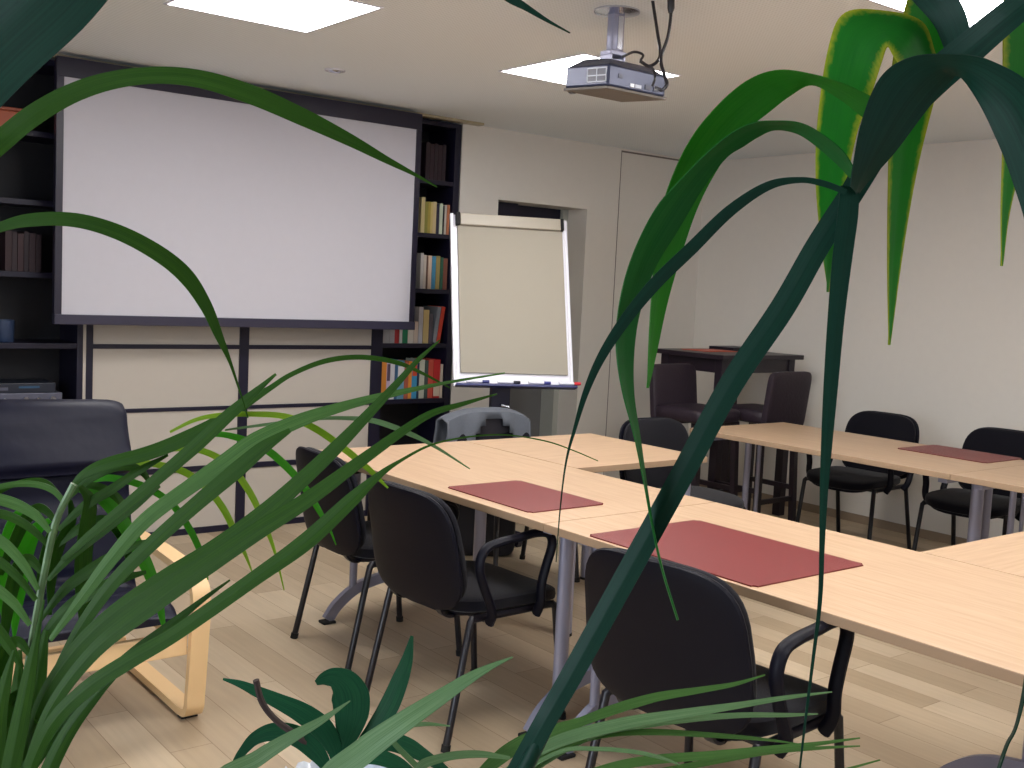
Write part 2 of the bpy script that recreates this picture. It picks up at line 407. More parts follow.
# ------------------------------------------------------------------ wall unit and bookcases
def shelf_case(name, label, x0, x1, zs, y0=5.82, y1=6.14, zbot=0.0, ztop=2.488, solid=0.0, sides=0.03):
    t = thing(name, label, 'bookcase', ((x0+x1)/2, (y0+y1)/2, 0))
    cx, cy = (x0+x1)/2, (y0+y1)/2
    def B(a0, a1, b0, b1, c0, c1, nm, m, bev=0.0015):
        bm = bm_new(); box(bm, a0-cx, a1-cx, b0-cy, b1-cy, c0, c1, bev); return link(nm, bm, m, t)
    B(x0, x0+sides, y0, y1, zbot, ztop, 'side_panel', M_dark)
    B(x1-sides, x1, y0, y1, zbot, ztop, 'side_panel', M_dark)
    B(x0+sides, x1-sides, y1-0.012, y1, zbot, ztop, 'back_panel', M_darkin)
    B(x0+sides, x1-sides, y0, y1-0.012, ztop-0.03, ztop, 'top_panel', M_dark)
    if solid > 0: B(x0+sides, x1-sides, y0+0.002, y1-0.012, 0.0, solid, 'base_cabinet', M_dark)
    for z in zs: B(x0+sides, x1-sides, y0+0.004, y1-0.012, z-0.028, z, 'shelf', M_dark)
    return t
shelf_case('bookcase', 'narrow dark bookcase full of books between the screen and the flipchart', 3.50, 4.072, (2.12, 1.785, 1.432, 1.083, 0.728), solid=0.0, sides=0.045)
shelf_case('bookcase', 'dark open bookcase at the left edge behind the leather armchair', 0.72, 1.735, (2.13, 1.79, 1.43, 1.072, 0.74, 0.38), sides=0.03)
bm = bm_new(); box(bm, 1.735, 1.75, 5.818, 5.90, 0.0, 1.18); tag(link('filler_strip', bm, M_cream), 'narrow cream filler strip between the left bookcase and the white wall cabinet', 'panel')
t = thing('wall_cabinet', 'wide wall cabinet with cream panels in dark frames below the screen', 'cabinet', (2.625, 5.98, 0))
def W(a0, a1, b0, b1, c0, c1, nm, m, bev=0.001):
    bm = bm_new(); box(bm, a0-2.625, a1-2.625, b0-5.98, b1-5.98, c0, c1, bev); return link(nm, bm, m, t)
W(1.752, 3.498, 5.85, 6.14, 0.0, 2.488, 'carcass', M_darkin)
W(1.750, 1.785, 5.815, 5.85, 0, 2.488, 'upright', M_dark); W(2.60, 2.655, 5.815, 5.85, 0, 2.488, 'upright', M_dark); W(3.465, 3.498, 5.815, 5.85, 0, 2.488, 'upright', M_dark)
for c0, c1 in ((1.785, 2.60), (2.655, 3.465)):
    for z0, z1 in ((0.035, 0.356), (0.387, 0.701), (0.722, 1.045), (1.069, 1.30)):
        W(c0, c1, 5.826, 5.85, z0, z1, 'door', M_cream)
    for z0, z1 in ((0.0, 0.035), (0.356, 0.387), (0.701, 0.722), (1.045, 1.069), (1.30, 2.488)):
        W(c0, c1, 5.818, 5.85, z0, z1, 'rail', M_dark)

# ------------------------------------------------------------------ projection screen
t = thing('projection_screen', 'large white projection screen in a dark frame on the back wall', 'screen', (2.58, 5.6, 1.18))
def Q(a0, a1, b0, b1, c0, c1, nm, m, bev=0.002):
    bm = bm_new(); box(bm, a0-2.58, a1-2.58, b0-5.6, b1-5.6, c0-1.18, c1-1.18, bev); return link(nm, bm, m, t)
sx0, sx1 = 1.53, 3.628
Q(1.565, 3.592, 5.606, 5.616, 1.231, 2.381, 'screen_surface', M_screen, 0)
M_frame = mat('screen_frame', rgb(24, 20, 42), 0.4, spec=0.5)
Q(sx0, sx1, 5.6, 5.64, 2.381, 2.475, 'frame', M_frame); Q(sx0, 1.565, 5.6, 5.64, 1.231, 2.381, 'frame', M_frame)
Q(3.592, sx1, 5.6, 5.64, 1.231, 2.381, 'frame', M_frame)
Q(sx0, sx1, 5.59, 5.64, 1.182, 1.231, 'frame', mat('screen_frame_lip', rgb(44, 42, 62), 0.4))
Q(1.6, 3.56, 5.64, 5.80, 2.40, 2.46, 'wall_bracket', M_steel)
bm = bm_new(); box(bm, 1.35, 4.16, 5.70, 5.76, 2.484, 2.5, 0.002)
tag(link('ceiling_track', bm, mat('track_metal', rgb(176, 166, 140), 0.4, metal=0.3)), 'thin metal track on the ceiling along the top of the bookcases', 'track')

# ------------------------------------------------------------------ books
def bookmat(c):
    return mat('book_cover_%02x%02x%02x' % c, rgb(*c), 0.55, noise_amt=0.05)
ORD = ['first', 'second', 'third', 'fourth', 'fifth', 'sixth', 'seventh', 'eighth', 'ninth', 'tenth', 'eleventh', 'twelfth', 'thirteenth', 'fourteenth', 'fifteenth']
M_pages = mat('book_pages', rgb(200, 190, 168), 0.9)
def book(x, w, h, d, z, colr, label, group, lean=0, y=5.838, title=None):
    o = bpy.data.objects.new('book', None); C.objects.link(o); o.location = (x+w/2, y, z); o.rotation_euler = (0, lean, 0)
    bm = bm_new(); g = 0.0012
    hw = w/2
    box(bm, -hw, -hw+g*1.5, 0.003, d, 0, h); box(bm, hw-g*1.5, hw, 0.003, d, 0, h); box(bm, -hw, hw, 0, 0.003, 0, h, 0.001)
    link('cover', bm, bookmat(colr), o)
    bm = bm_new(); box(bm, -hw+g*1.6, hw-g*1.6, 0.0032, d-0.004, 0.003, h-0.004); link('pages', bm, M_pages, o)
    if title:
        bm = bm_new(); box(bm, -hw+0.002, hw-0.002, -0.0006, 0.0005, h*title[1], h*title[2]); link('spine_label', bm, bookmat(title[0]), o)
    tag(o, label, 'book', group)
def px2x(px): return 3.80+(px-421.5)*0.00752
def shelf_books(z, items, where, group, X=px2x):
    for i, it in enumerate(items):
        p0, p1, h, c, cn = it[:5]
        lean = it[5] if len(it) > 5 else 0; ti = it[6] if len(it) > 6 else None
        x0, x1 = X(p0), X(p1)
        book(x0+0.0006, max(x1-x0-0.0014, 0.006), h, 0.15 if h < 0.19 else 0.17, z+0.0005, c, '%s book, %s from left on %s' % (cn, ORD[i], where), group, lean, title=ti)
A1s = [(421.5, 425.4, .222, (206, 190, 140), 'tall cream'), (425.4, 428.4, .196, (150, 146, 70), 'olive green'), (428.4, 431.2, .198, (176, 158, 74), 'mustard yellow'),
       (431.2, 433.4, .196, (206, 186, 120), 'pale yellow'), (433.4, 437.0, .200, (204, 184, 140), 'cream'), (437.0, 440.0, .19, (44, 40, 64), 'dark blue'),
       (440.3, 443.6, .194, (196, 206, 184), 'pale green'), (443.6, 445.2, .18, (24, 22, 30), 'black'), (445.2, 447.6, .188, (186, 178, 168), 'light grey'), (447.8, 450.6, .19, (180, 112, 78), 'orange brown')]
shelf_books(1.785, A1s, 'the upper book shelf left of the flipchart', 'books on the upper shelf')
A2s = [(421.5, 424.6, .225, (196, 194, 194), 'tall light grey'), (424.6, 427.6, .214, (206, 198, 188), 'off-white'), (427.6, 429.4, .208, (104, 74, 62), 'brown'), (429.4, 433.2, .212, (214, 190, 172), 'pinkish cream'),
       (433.2, 437.4, .210, (66, 136, 172), 'blue'), (437.4, 441.8, .213, (152, 138, 84), 'khaki'), (441.8, 445.2, .205, (34, 84, 66), 'dark green'), (445.2, 449.6, .20, (120, 72, 58), 'reddish brown')]
shelf_books(1.432, A2s, 'the second book shelf left of the flipchart', 'books on the second shelf', lambda p: 3.830+(p-424)*0.0074)
A3s = [(384.0, 391.0, .135, (166, 164, 168), 'grey'), (391.0, 396.0, .135, (172, 168, 172), 'silver grey'), (396, 400.4, .14, (176, 46, 48), 'red'), (400.6, 403.6, .135, (188, 186, 186), 'thin white'), (403.6, 408.8, .14, (28, 122, 82), 'green'),
       (409.0, 414.6, .135, (214, 206, 196), 'white speckled'), (414.6, 419.0, .14, (206, 190, 178), 'pale pink'), (419.2, 423.6, .232, (196, 196, 206), 'tall white'), (423.8, 429.6, .215, (206, 184, 128), 'thick cream yellow'),
       (429.8, 433.4, .19, (86, 80, 92), 'dark grey')]
shelf_books(1.083, A3s, 'the third book shelf', 'books on the third shelf', lambda p: 3.61+(p-392)*0.00756)
book(3.927, 0.028, .232, .17, 1.089, (126, 130, 140), 'leaning thick grey book, right part of the third book shelf', 'books on the third shelf', 0.13)
book(3.957, 0.026, .236, .17, 1.089, (200, 66, 44), 'leaning red-orange book at the right end of the third book shelf', 'books on the third shelf', 0.15)
A4s = [(380.6, 386.8, .262, (206, 132, 48), 'tall orange'), (386.8, 390.6, .235, (190, 170, 196), 'lilac', 0, ((84, 66, 84), .5, .95)), (390.6, 395, .235, (206, 204, 208), 'white'), (395, 398, .24, (52, 92, 130), 'dark blue'),
       (398, 405.0, .245, (104, 152, 176), 'teal and white', 0, ((224, 224, 224), .55, .85)), (405.2, 409.2, .24, (176, 92, 70), 'rust brown'), (409.4, 413.0, .24, (232, 150, 60), 'bright orange'), (413, 418.4, .236, (66, 156, 204), 'sky blue', 0, ((226, 84, 50), .62, .98)),
       (418.6, 420.6, .23, (24, 44, 78), 'narrow navy'), (420.8, 426.4, .25, (198, 200, 184), 'pale green-grey'), (426.6, 430.2, .245, (66, 82, 80), 'slate green'), (430.4, 435.6, .25, (206, 84, 66), 'coral red'), (435.8, 443.0, .25, (196, 42, 44), 'thick red', 0, ((206, 190, 172), .05, .36)), (443.2, 446.2, .22, (206, 196, 180), 'cream slim')]
shelf_books(0.728, A4s, 'the lowest book shelf', 'books on the lowest shelf', lambda p: 3.572+(p-384)*0.0072)
# left bookcase contents: dim books, a tray, a mug, two devices
lb = [(1.36, .030, (40, 12, 22)), (1.392, .024, (34, 12, 22)), (1.418, .028, (44, 14, 22)), (1.448, .022, (28, 10, 22)), (1.472, .030, (38, 14, 26)), (1.504, .026, (32, 12, 24))]
for i, (x, w, c) in enumerate(lb):
    book(x, w, .2-0.006*(i % 3), .15, 1.4305, c, 'dark maroon book, %s from the left in the row on the left bookcase' % ORD[i], 'maroon books on the left bookcase', 0)
for i, (x, w, c) in enumerate([(3.82, .03, (34, 14, 30)), (3.852, .03, (42, 16, 32)), (3.884, .026, (34, 13, 28)), (3.912, .03, (38, 14, 28)), (3.944, .028, (30, 12, 26))]):
    book(x, w, .23-0.006*(i % 2), .15, 2.1205, c, 'dim purple book, %s from the left on the topmost shelf beside the screen' % ORD[i], 'purple books on the topmost shelf', 0)
t = thing('wooden_box', 'orange-brown wooden box on the top shelf of the left bookcase', 'box', (1.30, 5.95, 2.1305))
bm = bm_new(); box(bm, -0.19, 0.17, -0.10, 0.12, 0, 0.085, 0.004); link('body', bm, mat('red_cedar', rgb(170, 84, 54), 0.5, noise_amt=0.15, noise_scale=14), t)
bm = bm_new(); box(bm, -0.195, 0.175, -0.105, 0.125, 0.0855, 0.103, 0.004); link('lid', bm, mat('red_cedar_lid', rgb(150, 72, 46), 0.5, noise_amt=0.15, noise_scale=14), t)
t = thing('mug', 'blue cylindrical mug on the left bookcase shelf at the photo edge', 'mug', (1.375, 5.90, 1.0725))
bm = bm_new(); lathe(bm, [(0.04, 0), (0.043, 0.004), (0.044, 0.11), (0.041, 0.112), (0.039, 0.108), (0.038, 0.01), (0.001, 0.009)]); link('body', bm, M_blue, t, True)
bm = bm_new(); tube(bm, [(-0.043, 0, .09), (-0.07, 0, .085), (-0.075, 0, .055), (-0.065, 0, .03), (-0.043, 0, .028)], 0.006, 8, 4, Vector((0, 1, 0))); link('handle', bm, M_blue, t, True)
t = thing('stereo_amplifier', 'silver stereo unit with knobs, lower of the two devices in the left bookcase', 'stereo', (1.42, 5.96, 0.7405))
bm = bm_new(); box(bm, -0.22, 0.22, -0.12, 0.14, 0.008, 0.075, 0.003); link('case', bm, M_av, t)
for k, kx in enumerate((-0.06, 0.04, 0.10, 0.17)):
    bm = bm_new(); tube(bm, [(kx, -0.12, 0.045), (kx, -0.138, 0.045)], 0.014 if k % 2 else 0.01, 16); link('knob', bm, M_chrome, t, True)
bm = bm_new()
for a in (-0.19, 0.19):
    for b in (-0.09, 0.11): box(bm, a-0.012, a+0.012, b-0.012, b+0.012, 0, 0.008)
link('feet', bm, M_rubber, t)
t = thing('disc_player', 'flat dark disc player stacked on the silver stereo in the left bookcase', 'disc player', (1.41, 5.96, 0.816))
bm = bm_new(); box(bm, -0.20, 0.20, -0.11, 0.13, 0.0, 0.05, 0.003); link('case', bm, M_avdark, t)
bm = bm_new(); box(bm, 0.02, 0.12, -0.113, -0.11, 0.025, 0.035); link('display', bm, mat('display_glass', rgb(60, 90, 120), 0.2), t)
bm = bm_new(); box(bm, -0.14, -0.03, -0.113, -0.11, 0.015, 0.03); link('disc_tray', bm, M_av, t)

# ------------------------------------------------------------------ flipchart
def Rz(a): return Matrix.Rotation(a, 3, 'Z')
fa = math.radians(-23)      # board turned towards the room centre
t = thing('flipchart', 'white flipchart easel with blank cream paper in front of the doorway', 'flipchart', (3.815, 4.83, 0), fa)
tilt = math.radians(18)
def fc(p):  # board plane: local x, height s, offset out (toward viewer)
    x, o, s = p
    return Vector((x, -o*math.cos(tilt)+(s-0.9)*math.sin(tilt)*1.0, s*1.0+o*math.sin(tilt)))
def fbox(nm, x0, x1, o0, o1, s0, s1, m, par=t, bev=0):
    bm = bm_new(); box(bm, x0, x1, o0, o1, s0, s1, bev)
    for v in bm.verts: v.co = fc(v.co)
    return link(nm, bm, m, par)
fbox('board', -0.345, 0.345, 0.0, 0.016, 0.905, 1.865, M_white)
fbox('board_frame', -0.352, -0.333, -0.004, 0.022, 0.90, 1.872, M_white, bev=0.003)
fbox('board_frame', 0.333, 0.352, -0.004, 0.022, 0.90, 1.872, M_white, bev=0.003)
fbox('paper_pad', -0.312, 0.318, 0.017, 0.030, 0.975, 1.835, M_paper)
fbox('clamp_bar', -0.300, 0.306, 0.030, 0.050, 1.80, 1.868, mat('clamp_cream', rgb(160, 152, 138), 0.4), bev=0.006)
fbox('clamp_end', -0.322, -0.301, 0.018, 0.056, 1.800, 1.868, M_rubber); fbox('clamp_end', 0.307, 0.322, 0.018, 0.056, 1.800, 1.868, M_rubber)
fbox('pen_tray', -0.345, 0.36, 0.016, 0.07, 0.895, 0.91, mat('tray_navy', rgb(40, 46, 96), 0.4), bev=0.003)
bm = bm_new(); box(bm, -0.115, -0.005, 0.045, 0.095, 0.05, 1.0, 0.006); link('column', bm, M_dark, t)
bm = bm_new(); tube(bm, [(-0.06, 0.045, 0.80), (-0.06, 0.01, 0.80), (-0.02, 0.005, 0.79)], 0.009, 10); link('lever', bm, M_chrome, t, True)
for a in range(5):
    an = 2*PI*a/5+0.3; bm = bm_new(); sweep(bm, catmull([(-0.06, 0.07, 0.07), (-0.06+0.10*math.cos(an), 0.07+0.10*math.sin(an), 0.05), (-0.06+0.20*math.cos(an), 0.07+0.20*math.sin(an), 0.018)], 4), rect(0.04, 0.03), Vector((0, 0, 1))); link('base_leg', bm, M_dark, t)
fl = t
for k, (x, c, cn) in enumerate([(-0.24, (40, 44, 110), 'dark blue'), (-0.06, (24, 24, 40), 'black'), (0.12, (50, 56, 130), 'blue'), (0.30, (206, 40, 54), 'red')]):
    p = fc((x, 0.045, 0.915)); p = Matrix.Rotation(fa, 3, 'Z') @ p + Vector((3.815, 4.83, 0))
    m_ = thing('marker_pen', '%s marker lying on the flipchart tray' % cn, 'marker', p, fa, 'markers on the flipchart tray')
    bm = bm_new(); tube(bm, [(-0.045, 0, 0.009), (0.045, 0, 0.009)], 0.009, 12); link('barrel', bm, M_white, m_, True)
    bm = bm_new(); tube(bm, [(0.0455, 0, 0.009), (0.085, 0, 0.009)], 0.0092, 12); link('cap', bm, mat('marker_'+cn.replace(' ', '_'), rgb(*c), 0.4), m_, True)

# ------------------------------------------------------------------ tables
def leg_frame(bm, x, w, post, side, offs):
    """T-leg in local coords: spans Y by w, stands at X"""
    h = w/2-0.06
    prof = rect(0.045, 0.028)
    pts = catmull([(x, -h, 0.014), (x, -h*0.86, 0.075), (x, -h*0.6, 0.135), (x, -h*0.25, 0.165), (x, 0, 0.17), (x, h*0.25, 0.165), (x, h*0.6, 0.135), (x, h*0.86, 0.075), (x, h, 0.014)], 5)
    sweep(bm, pts, prof, Vector((1, 0, 0)))
    for s, r in ((offs[0], post), (offs[1], post*0.62)):
        tube(bm, [(x, s, 0.14), (x, s, 0.68)], r, 14, up0=Vector((1, 0, 0)), ry=r*0.75)
    box(bm, x-0.022, x+0.022, -w/2+0.09, w/2-0.09, 0.68, 0.712)
def table(name, label, L, Wd, loc, rz, posts=(0.027, 0.027), offs=(-0.22, -0.085), group='conference tables'):
    t = thing(name, label, 'table', loc, rz, group)
    bm = bm_new(); box(bm, -L/2, L/2, -Wd/2, Wd/2, 0.7135, 0.74, 0.002)
    bm.faces.ensure_lookup_table()
    for f in bm.faces:
        f.material_index = 0 if abs(f.normal.z) > 0.9 else 1
    link('tabletop', bm, [M_table, M_edge], t)
    for s, pw in ((-1, posts[0]), (1, posts[1])):
        bm = bm_new(); leg_frame(bm, s*(L/2-0.085), Wd, pw, s, offs); lg = link('leg', bm, M_silver, t, True)
        for q in (-1, 1):
            bm = bm_new(); box(bm, s*(L/2-0.085)-0.026, s*(L/2-0.085)+0.026, q*(Wd/2-0.06)-0.03, q*(Wd/2-0.06)+0.03, 0, 0.012, 0.004); link('rubber_foot', bm, M_rubber, lg)
    bm = bm_new(); box(bm, -L/2+0.11, L/2-0.11, -0.02, 0.02, 0.66, 0.70); link('cross_beam', bm, M_silver, t)
    return t
G = 0.0008
table('conference_table', 'maple conference table in the near row carrying the smaller burgundy mat', 1.556-2*G, 0.8, (2.578, 3.352, 0), -PI/2, (0.018, 0.027))
table('conference_table', 'maple conference table nearest the camera carrying the big burgundy mat', 1.6-2*G, 0.8, (2.578, 1.772, 0), -PI/2, (0.018, 0.018))
table('conference_table', 'maple conference table along the right wall holding the far burgundy mat', 1.56-2*G, 0.82, (4.915, 3.33, 0), -PI/2, (0.022, 0.036), (0.0, 0.1))
table('conference_table', 'maple conference table along the right wall, cut off by the right photo edge', 1.6-2*G, 0.82, (4.915, 1.75, 0), -PI/2, (0.018, 0.02), (0.0, 0.1))
table('conference_table', 'maple conference table closing the rectangle at the lower right photo edge', 1.52-2*G, 0.8, (3.743, 1.362, 0), 0, (0.02, 0.02), (-0.07, 0.07))
# square table at the back: four straight corner legs
t = thing('square_table', 'square maple table butted against the near row below the flipchart', 'table', (3.382, 3.728, 0))
bm = bm_new(); box(bm, -0.4+G, 0.4, -0.4, 0.4, 0.7135, 0.74, 0.002)
for f in bm.faces: f.material_index = 0 if abs(f.normal.z) > 0.9 else 1
link('tabletop', bm, [M_table, M_edge], t)
for sx, sy in ((-1, -1), (1, -1), (1, 1), (-1, 1)):
    bm = bm_new(); tube(bm, [(sx*0.345, sy*0.32, 0.012), (sx*0.345, sy*0.32, 0.71)], 0.028, 16, up0=Vector((1, 0, 0))); lg = link('leg', bm, M_silver, t, True)
    bm = bm_new(); lathe(bm, [(0.03, 0), (0.03, 0.012)], 16, sx*0.345, sy*0.32); link('rubber_foot', bm, M_rubber, lg)

# desk mats
def deskmat(label, x0, x1, y0, y1, dx=0.0):
    bm = bm_new(); box(bm, (x0-x1)/2, (x1-x0)/2, (y0-y1)/2, (y1-y0)/2, 0, 0.0035)
    es = [e for e in bm.edges if abs(e.verts[0].co.z-e.verts[1].co.z) > 0.001]
    bmesh.ops.bevel(bm, geom=es, offset=0.012, segments=3, affect='EDGES')
    o = link('desk_mat', bm, M_mat); o.location = ((x0+x1)/2, (y0+y1)/2, 0.7405)
    t_ = tag(o, label, 'desk mat', 'burgundy desk mats')
deskmat('burgundy desk mat in the middle of the near row, behind the front armrest chair', 2.232, 2.568, 2.708, 3.192)
deskmat('largest burgundy desk mat, on the table nearest the camera', 2.190, 2.672, 1.742, 2.381)
deskmat('burgundy desk mat on the far row by the right wall', 4.998, 5.357, 2.652, 3.135)

# ------------------------------------------------------------------ meeting chairs
def make_chair(label):
    t = thing('meeting_chair', label, 'chair', (0, 0, 0), 0, 'black meeting chairs')
    def seatf(q):
        q = q.copy(); q.z += 0.445 - 0.020*max(0, (q.x/0.23))**3 - 0.012*(1-(q.y/0.235)**2)*0.8
        q.x += 0.025; return q
    bm = bm_new(); pad(bm, 0.228, 0.232, 0.032, 0.45, 0.5, f=seatf); link('seat', bm, M_fabric, t, True)
    def shf(q):
        q = q.copy(); q.z += 0.405 - 0.02*max(0, q.x/0.23)**3 + 0.03*abs(q.y/0.225)**3; q.x += 0.02; return q
    bm = bm_new(); pad(bm, 0.212, 0.216, 0.022, 0.6, 0.5, f=shf); link('seat_shell', bm, M_plastic, t, True)
    th = math.radians(13)
    def bk(off):
        def g(q):
            # q.x: height, q.y: width, q.z: thickness (front +)
            w = q.y; s = q.x; o = q.z+off+0.42*w*w - 0.10*max(0, -s)*0.5
            return Vector((-0.272 - (s)*math.sin(th) + o*math.cos(th), w*(1-0.10*(s/0.19)*0.5), 0.622+s*math.cos(th)+o*math.sin(th)))
        return g
    bm = bm_new(); pad(bm, 0.190, 0.236, 0.018, 0.5, 0.52, f=bk(0.022)); link('backrest', bm, M_fabric, t, True)
    bm = bm_new(); pad(bm, 0.200, 0.247, 0.014, 0.5, 0.52, f=bk(-0.006)); link('back_shell', bm, M_plastic, t, True)
    for s in (-1, 1):
        bm = bm_new(); tube(bm, [(0.228, s*0.245, 0.012), (0.185, s*0.228, 0.40), (0.172, s*0.222, 0.412)], 0.0125, 10, up0=Vector((1, 0, 0)), ry=0.0125)
        l = link('leg', bm, M_steel, t, True)
        bm = bm_new(); tube(bm, [(0.2293, s*0.2455, 0.0), (0.2269, s*0.2447, 0.022)], 0.0155, 10, up0=Vector((1, 0, 0))); link('foot_cap', bm, M_rubber, l, True)
        bm = bm_new(); tube(bm, [(-0.265, s*0.24, 0.012), (-0.18, s*0.228, 0.40), (-0.165, s*0.222, 0.412)], 0.0125, 10, up0=Vector((1, 0, 0)))
        l = link('leg', bm, M_steel, t, True)
        bm = bm_new(); tube(bm, [(-0.2676, s*0.2407, 0.0), (-0.2628, s*0.2393, 0.022)], 0.0155, 10, up0=Vector((1, 0, 0))); link('foot_cap', bm, M_rubber, l, True)
    bm = bm_new()
    for s in (-1, 1): tube(bm, [(0.175, s*0.222, 0.408), (-0.165, s*0.222, 0.408)], 0.0125, 10)
    for x in (0.13, -0.12): tube(bm, [(x, -0.222, 0.402), (x, 0.222, 0.402)], 0.0105, 8)
    link('seat_frame', bm, M_steel, t, True)
    for s in (-1, 1):
        bm = bm_new(); sweep(bm, catmull([(-0.12, s*0.13, 0.405), (-0.20, s*0.13, 0.402), (-0.232, s*0.13, 0.425), (-0.238, s*0.13, 0.45), (-0.240, s*0.13, 0.475)], 4), rect(0.03, 0.008), Vector((1, 0, 0)))
        link('back_support', bm, M_steel, t, True)
    for s in (-1, 1):
        bm = bm_new(); y = s*0.268
        pts = catmull([(-0.115, s*0.245, 0.395), (-0.125, y, 0.44), (-0.165, y, 0.53), (-0.185, y, 0.595), (-0.165, y, 0.645), (-0.11, y, 0.662), (-0.02, y, 0.670), (0.04, y, 0.676), (0.100, y, 0.668), (0.120, y, 0.63), (0.098, y, 0.56), (0.082, y, 0.50), (0.082, y, 0.44), (0.085, s*0.245, 0.395)], 5)
        n = len(pts); sc = [1.0]*n
        sweep(bm, pts, circ(0.014, 10, 0.018), Vector((0, 1, 0)))
        link('armrest', bm, M_plastic, t, True)
    return t
ch = make_chair('black meeting chair at the left end of the near row, behind the palm leaves')
ch.location = (2.28, 3.68, 0); ch.rotation_euler.z = math.radians(-3)
dup(ch, (2.195, 2.96, 0), math.radians(2), 'black meeting chair with armrests in the middle of the near row, back to camera', 'black meeting chairs')
bigc = dup(ch, (2.155, 1.80, 0), math.radians(5), 'largest black meeting chair with armrests, pushed in at the big burgundy mat', 'black meeting chairs')
dup(ch, (5.62, 3.78, 0), math.radians(184), 'black meeting chair by the right wall, left of the far burgundy mat', 'black meeting chairs')
dup(ch, (5.62, 3.00, 0), math.radians(184), 'black meeting chair at the right photo edge behind the far burgundy mat', 'black meeting chairs')
bigc.scale = (1.0, 1.03, 1.045)
nc1 = dup(ch, (4.13, 3.76, 0), math.radians(-93), 'black meeting chair at the gap between the table rows, beside the bar table', 'black meeting chairs')
nc2 = dup(ch, (3.42, 4.27, 0), math.radians(-95), 'black meeting chair under the grey jacket behind the back table', 'black meeting chairs')

for q in (nc1, nc2):
    for c_ in list(q.children):
        if c_.name.startswith('armrest'): bpy.data.objects.remove(c_)
# jacket draped over the chair back
def jacket():
    t = thing('jacket', 'grey jacket hung over the chair back in front of the bookcase', 'jacket', (3.42, 4.57, 0), math.radians(-5))
    bm = bm_new(); NU, NV = 40, 26
    grid = []
    for j in range(NV+1):
        row = []
        for i in range(NU+1):
            u = i/NU*2-1; v = j/NV      # v: front hem -> over the top -> back hem
            wtop = 0.255
            hump = 0.805-0.05*abs(u)**3
            wob = 0.007*math.sin(9*u+3*v)+0.003*math.sin(17*u-5*v)
            if v < 0.45:
                s = 1-v/0.45; z = hump-0.42*s; y = -0.055-0.03*s+wob; w = wtop+0.04*s
            elif v < 0.55:
                a = (v-0.45)/0.1*PI; z = hump+0.022*math.sin(a); y = -0.055*math.cos(a)+wob*0.3; w = wtop
            else:
                s = (v-0.55)/0.45; z = hump-0.5*s; y = 0.055+0.02*s+wob; w = wtop+0.05*s
            row.append(Vector((u*w, y, z)))
        grid.append(row)
    V = [[bm.verts.new(p) for p in r] for r in grid]
    for j in range(NV):
        for i in range(NU):
            u = (i+0.5)/NU*2-1; v = (j+0.5)/NV
            if v < 0.42:
                z = 0.805-0.42*(1-v/0.45)
                if z < 0.772 and abs(u-0.10) < min(0.16+3.6*(0.772-z), 0.50): continue
            bm.faces.new((V[j][i], V[j][i+1], V[j+1][i+1], V[j+1][i]))
    o = link('shell', bm, M_jacket, t, True)
    md = o.modifiers.new('thickness', 'SOLIDIFY'); md.thickness = 0.008; md.offset = 1
    bm = bm_new(); box(bm, -0.245, 0.245, -0.052, -0.046, 0.42, 0.78, 0.002); link('lining', bm, M_lining, t)
jacket()
# black bag on the floor
t = thing('bag', 'black upright bag on the floor below the flipchart', 'bag', (3.52, 4.745, 0), math.radians(-38))
bm = bm_new(); pad(bm, 0.23, 0.10, 0.19, 0.3, 0.35, f=lambda q: Vector((q.x*(1-0.12*(q.z+0.19)), q.y*(1-0.5*(q.z+0.19)), q.z+0.19))); link('body', bm, M_lining, t, True)
bm = bm_new(); tube(bm, [(-0.08, 0, .36), (-0.07, 0, .44), (0, 0, .47), (0.07, 0, .44), (0.08, 0, .36)], 0.008, 8, 4, Vector((0, 1, 0))); link('handle', bm, M_lining, t, True)

# ------------------------------------------------------------------ bar table and stools
t = thing('bar_table', 'tall dark wood bar table in the corner by the right wall', 'table', (5.70, 4.89, 0))
bm = bm_new(); box(bm, -0.41, 0.41, -0.31, 0.31, 1.075, 1.105, 0.003); link('tabletop', bm, M_darkwood, t)
bm = bm_new()
for a in ((-0.35, 0.35, -0.26, -0.24), (-0.35, 0.35, 0.24, 0.26), (-0.36, -0.34, -0.24, 0.24), (0.34, 0.36, -0.24, 0.24)): box(bm, *a, 0.985, 1.075)
link('apron', bm, M_darkwood, t)
for sx, sy in ((-1, -1), (1, -1), (1, 1), (-1, 1)):
    bm = bm_new(); box(bm, sx*0.34-0.03, sx*0.34+0.03, sy*0.24-0.03, sy*0.24+0.03, 0, 1.0749, 0.003); link('leg', bm, M_darkwood, t)
def make_stool(label, loc, rz):
    t = thing('bar_stool', label, 'bar stool', loc, rz, 'upholstered bar stools')
    bm = bm_new(); pad(bm, 0.20, 0.20, 0.045, 0.35, 0.25, f=lambda q: q+Vector((0, 0, 0.745))); link('seat', bm, M_brownleather, t, True)
    bm = bm_new(); pad(bm, 0.19, 0.20, 0.028, 0.35, 0.25, f=lambda q: Vector((-0.19-0.12*(q.x+0.19)+q.z, q.y, 0.845+q.x))); link('backrest', bm, M_brownleather, t, True)
    for sx, sy in ((-1, -1), (1, -1), (1, 1), (-1, 1)):
        bm = bm_new(); sweep(bm, [(sx*0.185, sy*0.185, 0), (sx*0.165, sy*0.165, 0.71)], rect(0.036, 0.036), Vector((1, 0, 0))); link('leg', bm, M_darkwood, t)
    bm = bm_new()
    for s in (-1, 1):
        box(bm, -0.16, 0.16, s*0.175-0.01, s*0.175+0.01, 0.27, 0.30); box(bm, s*0.175-0.01, s*0.175+0.01, -0.16, 0.16, 0.20, 0.23)
    link('foot_rail', bm, M_darkwood, t)
    return t
st = make_stool('dark leather bar stool at the near end of the bar table', (5.505, 4.45, 0), math.radians(91))
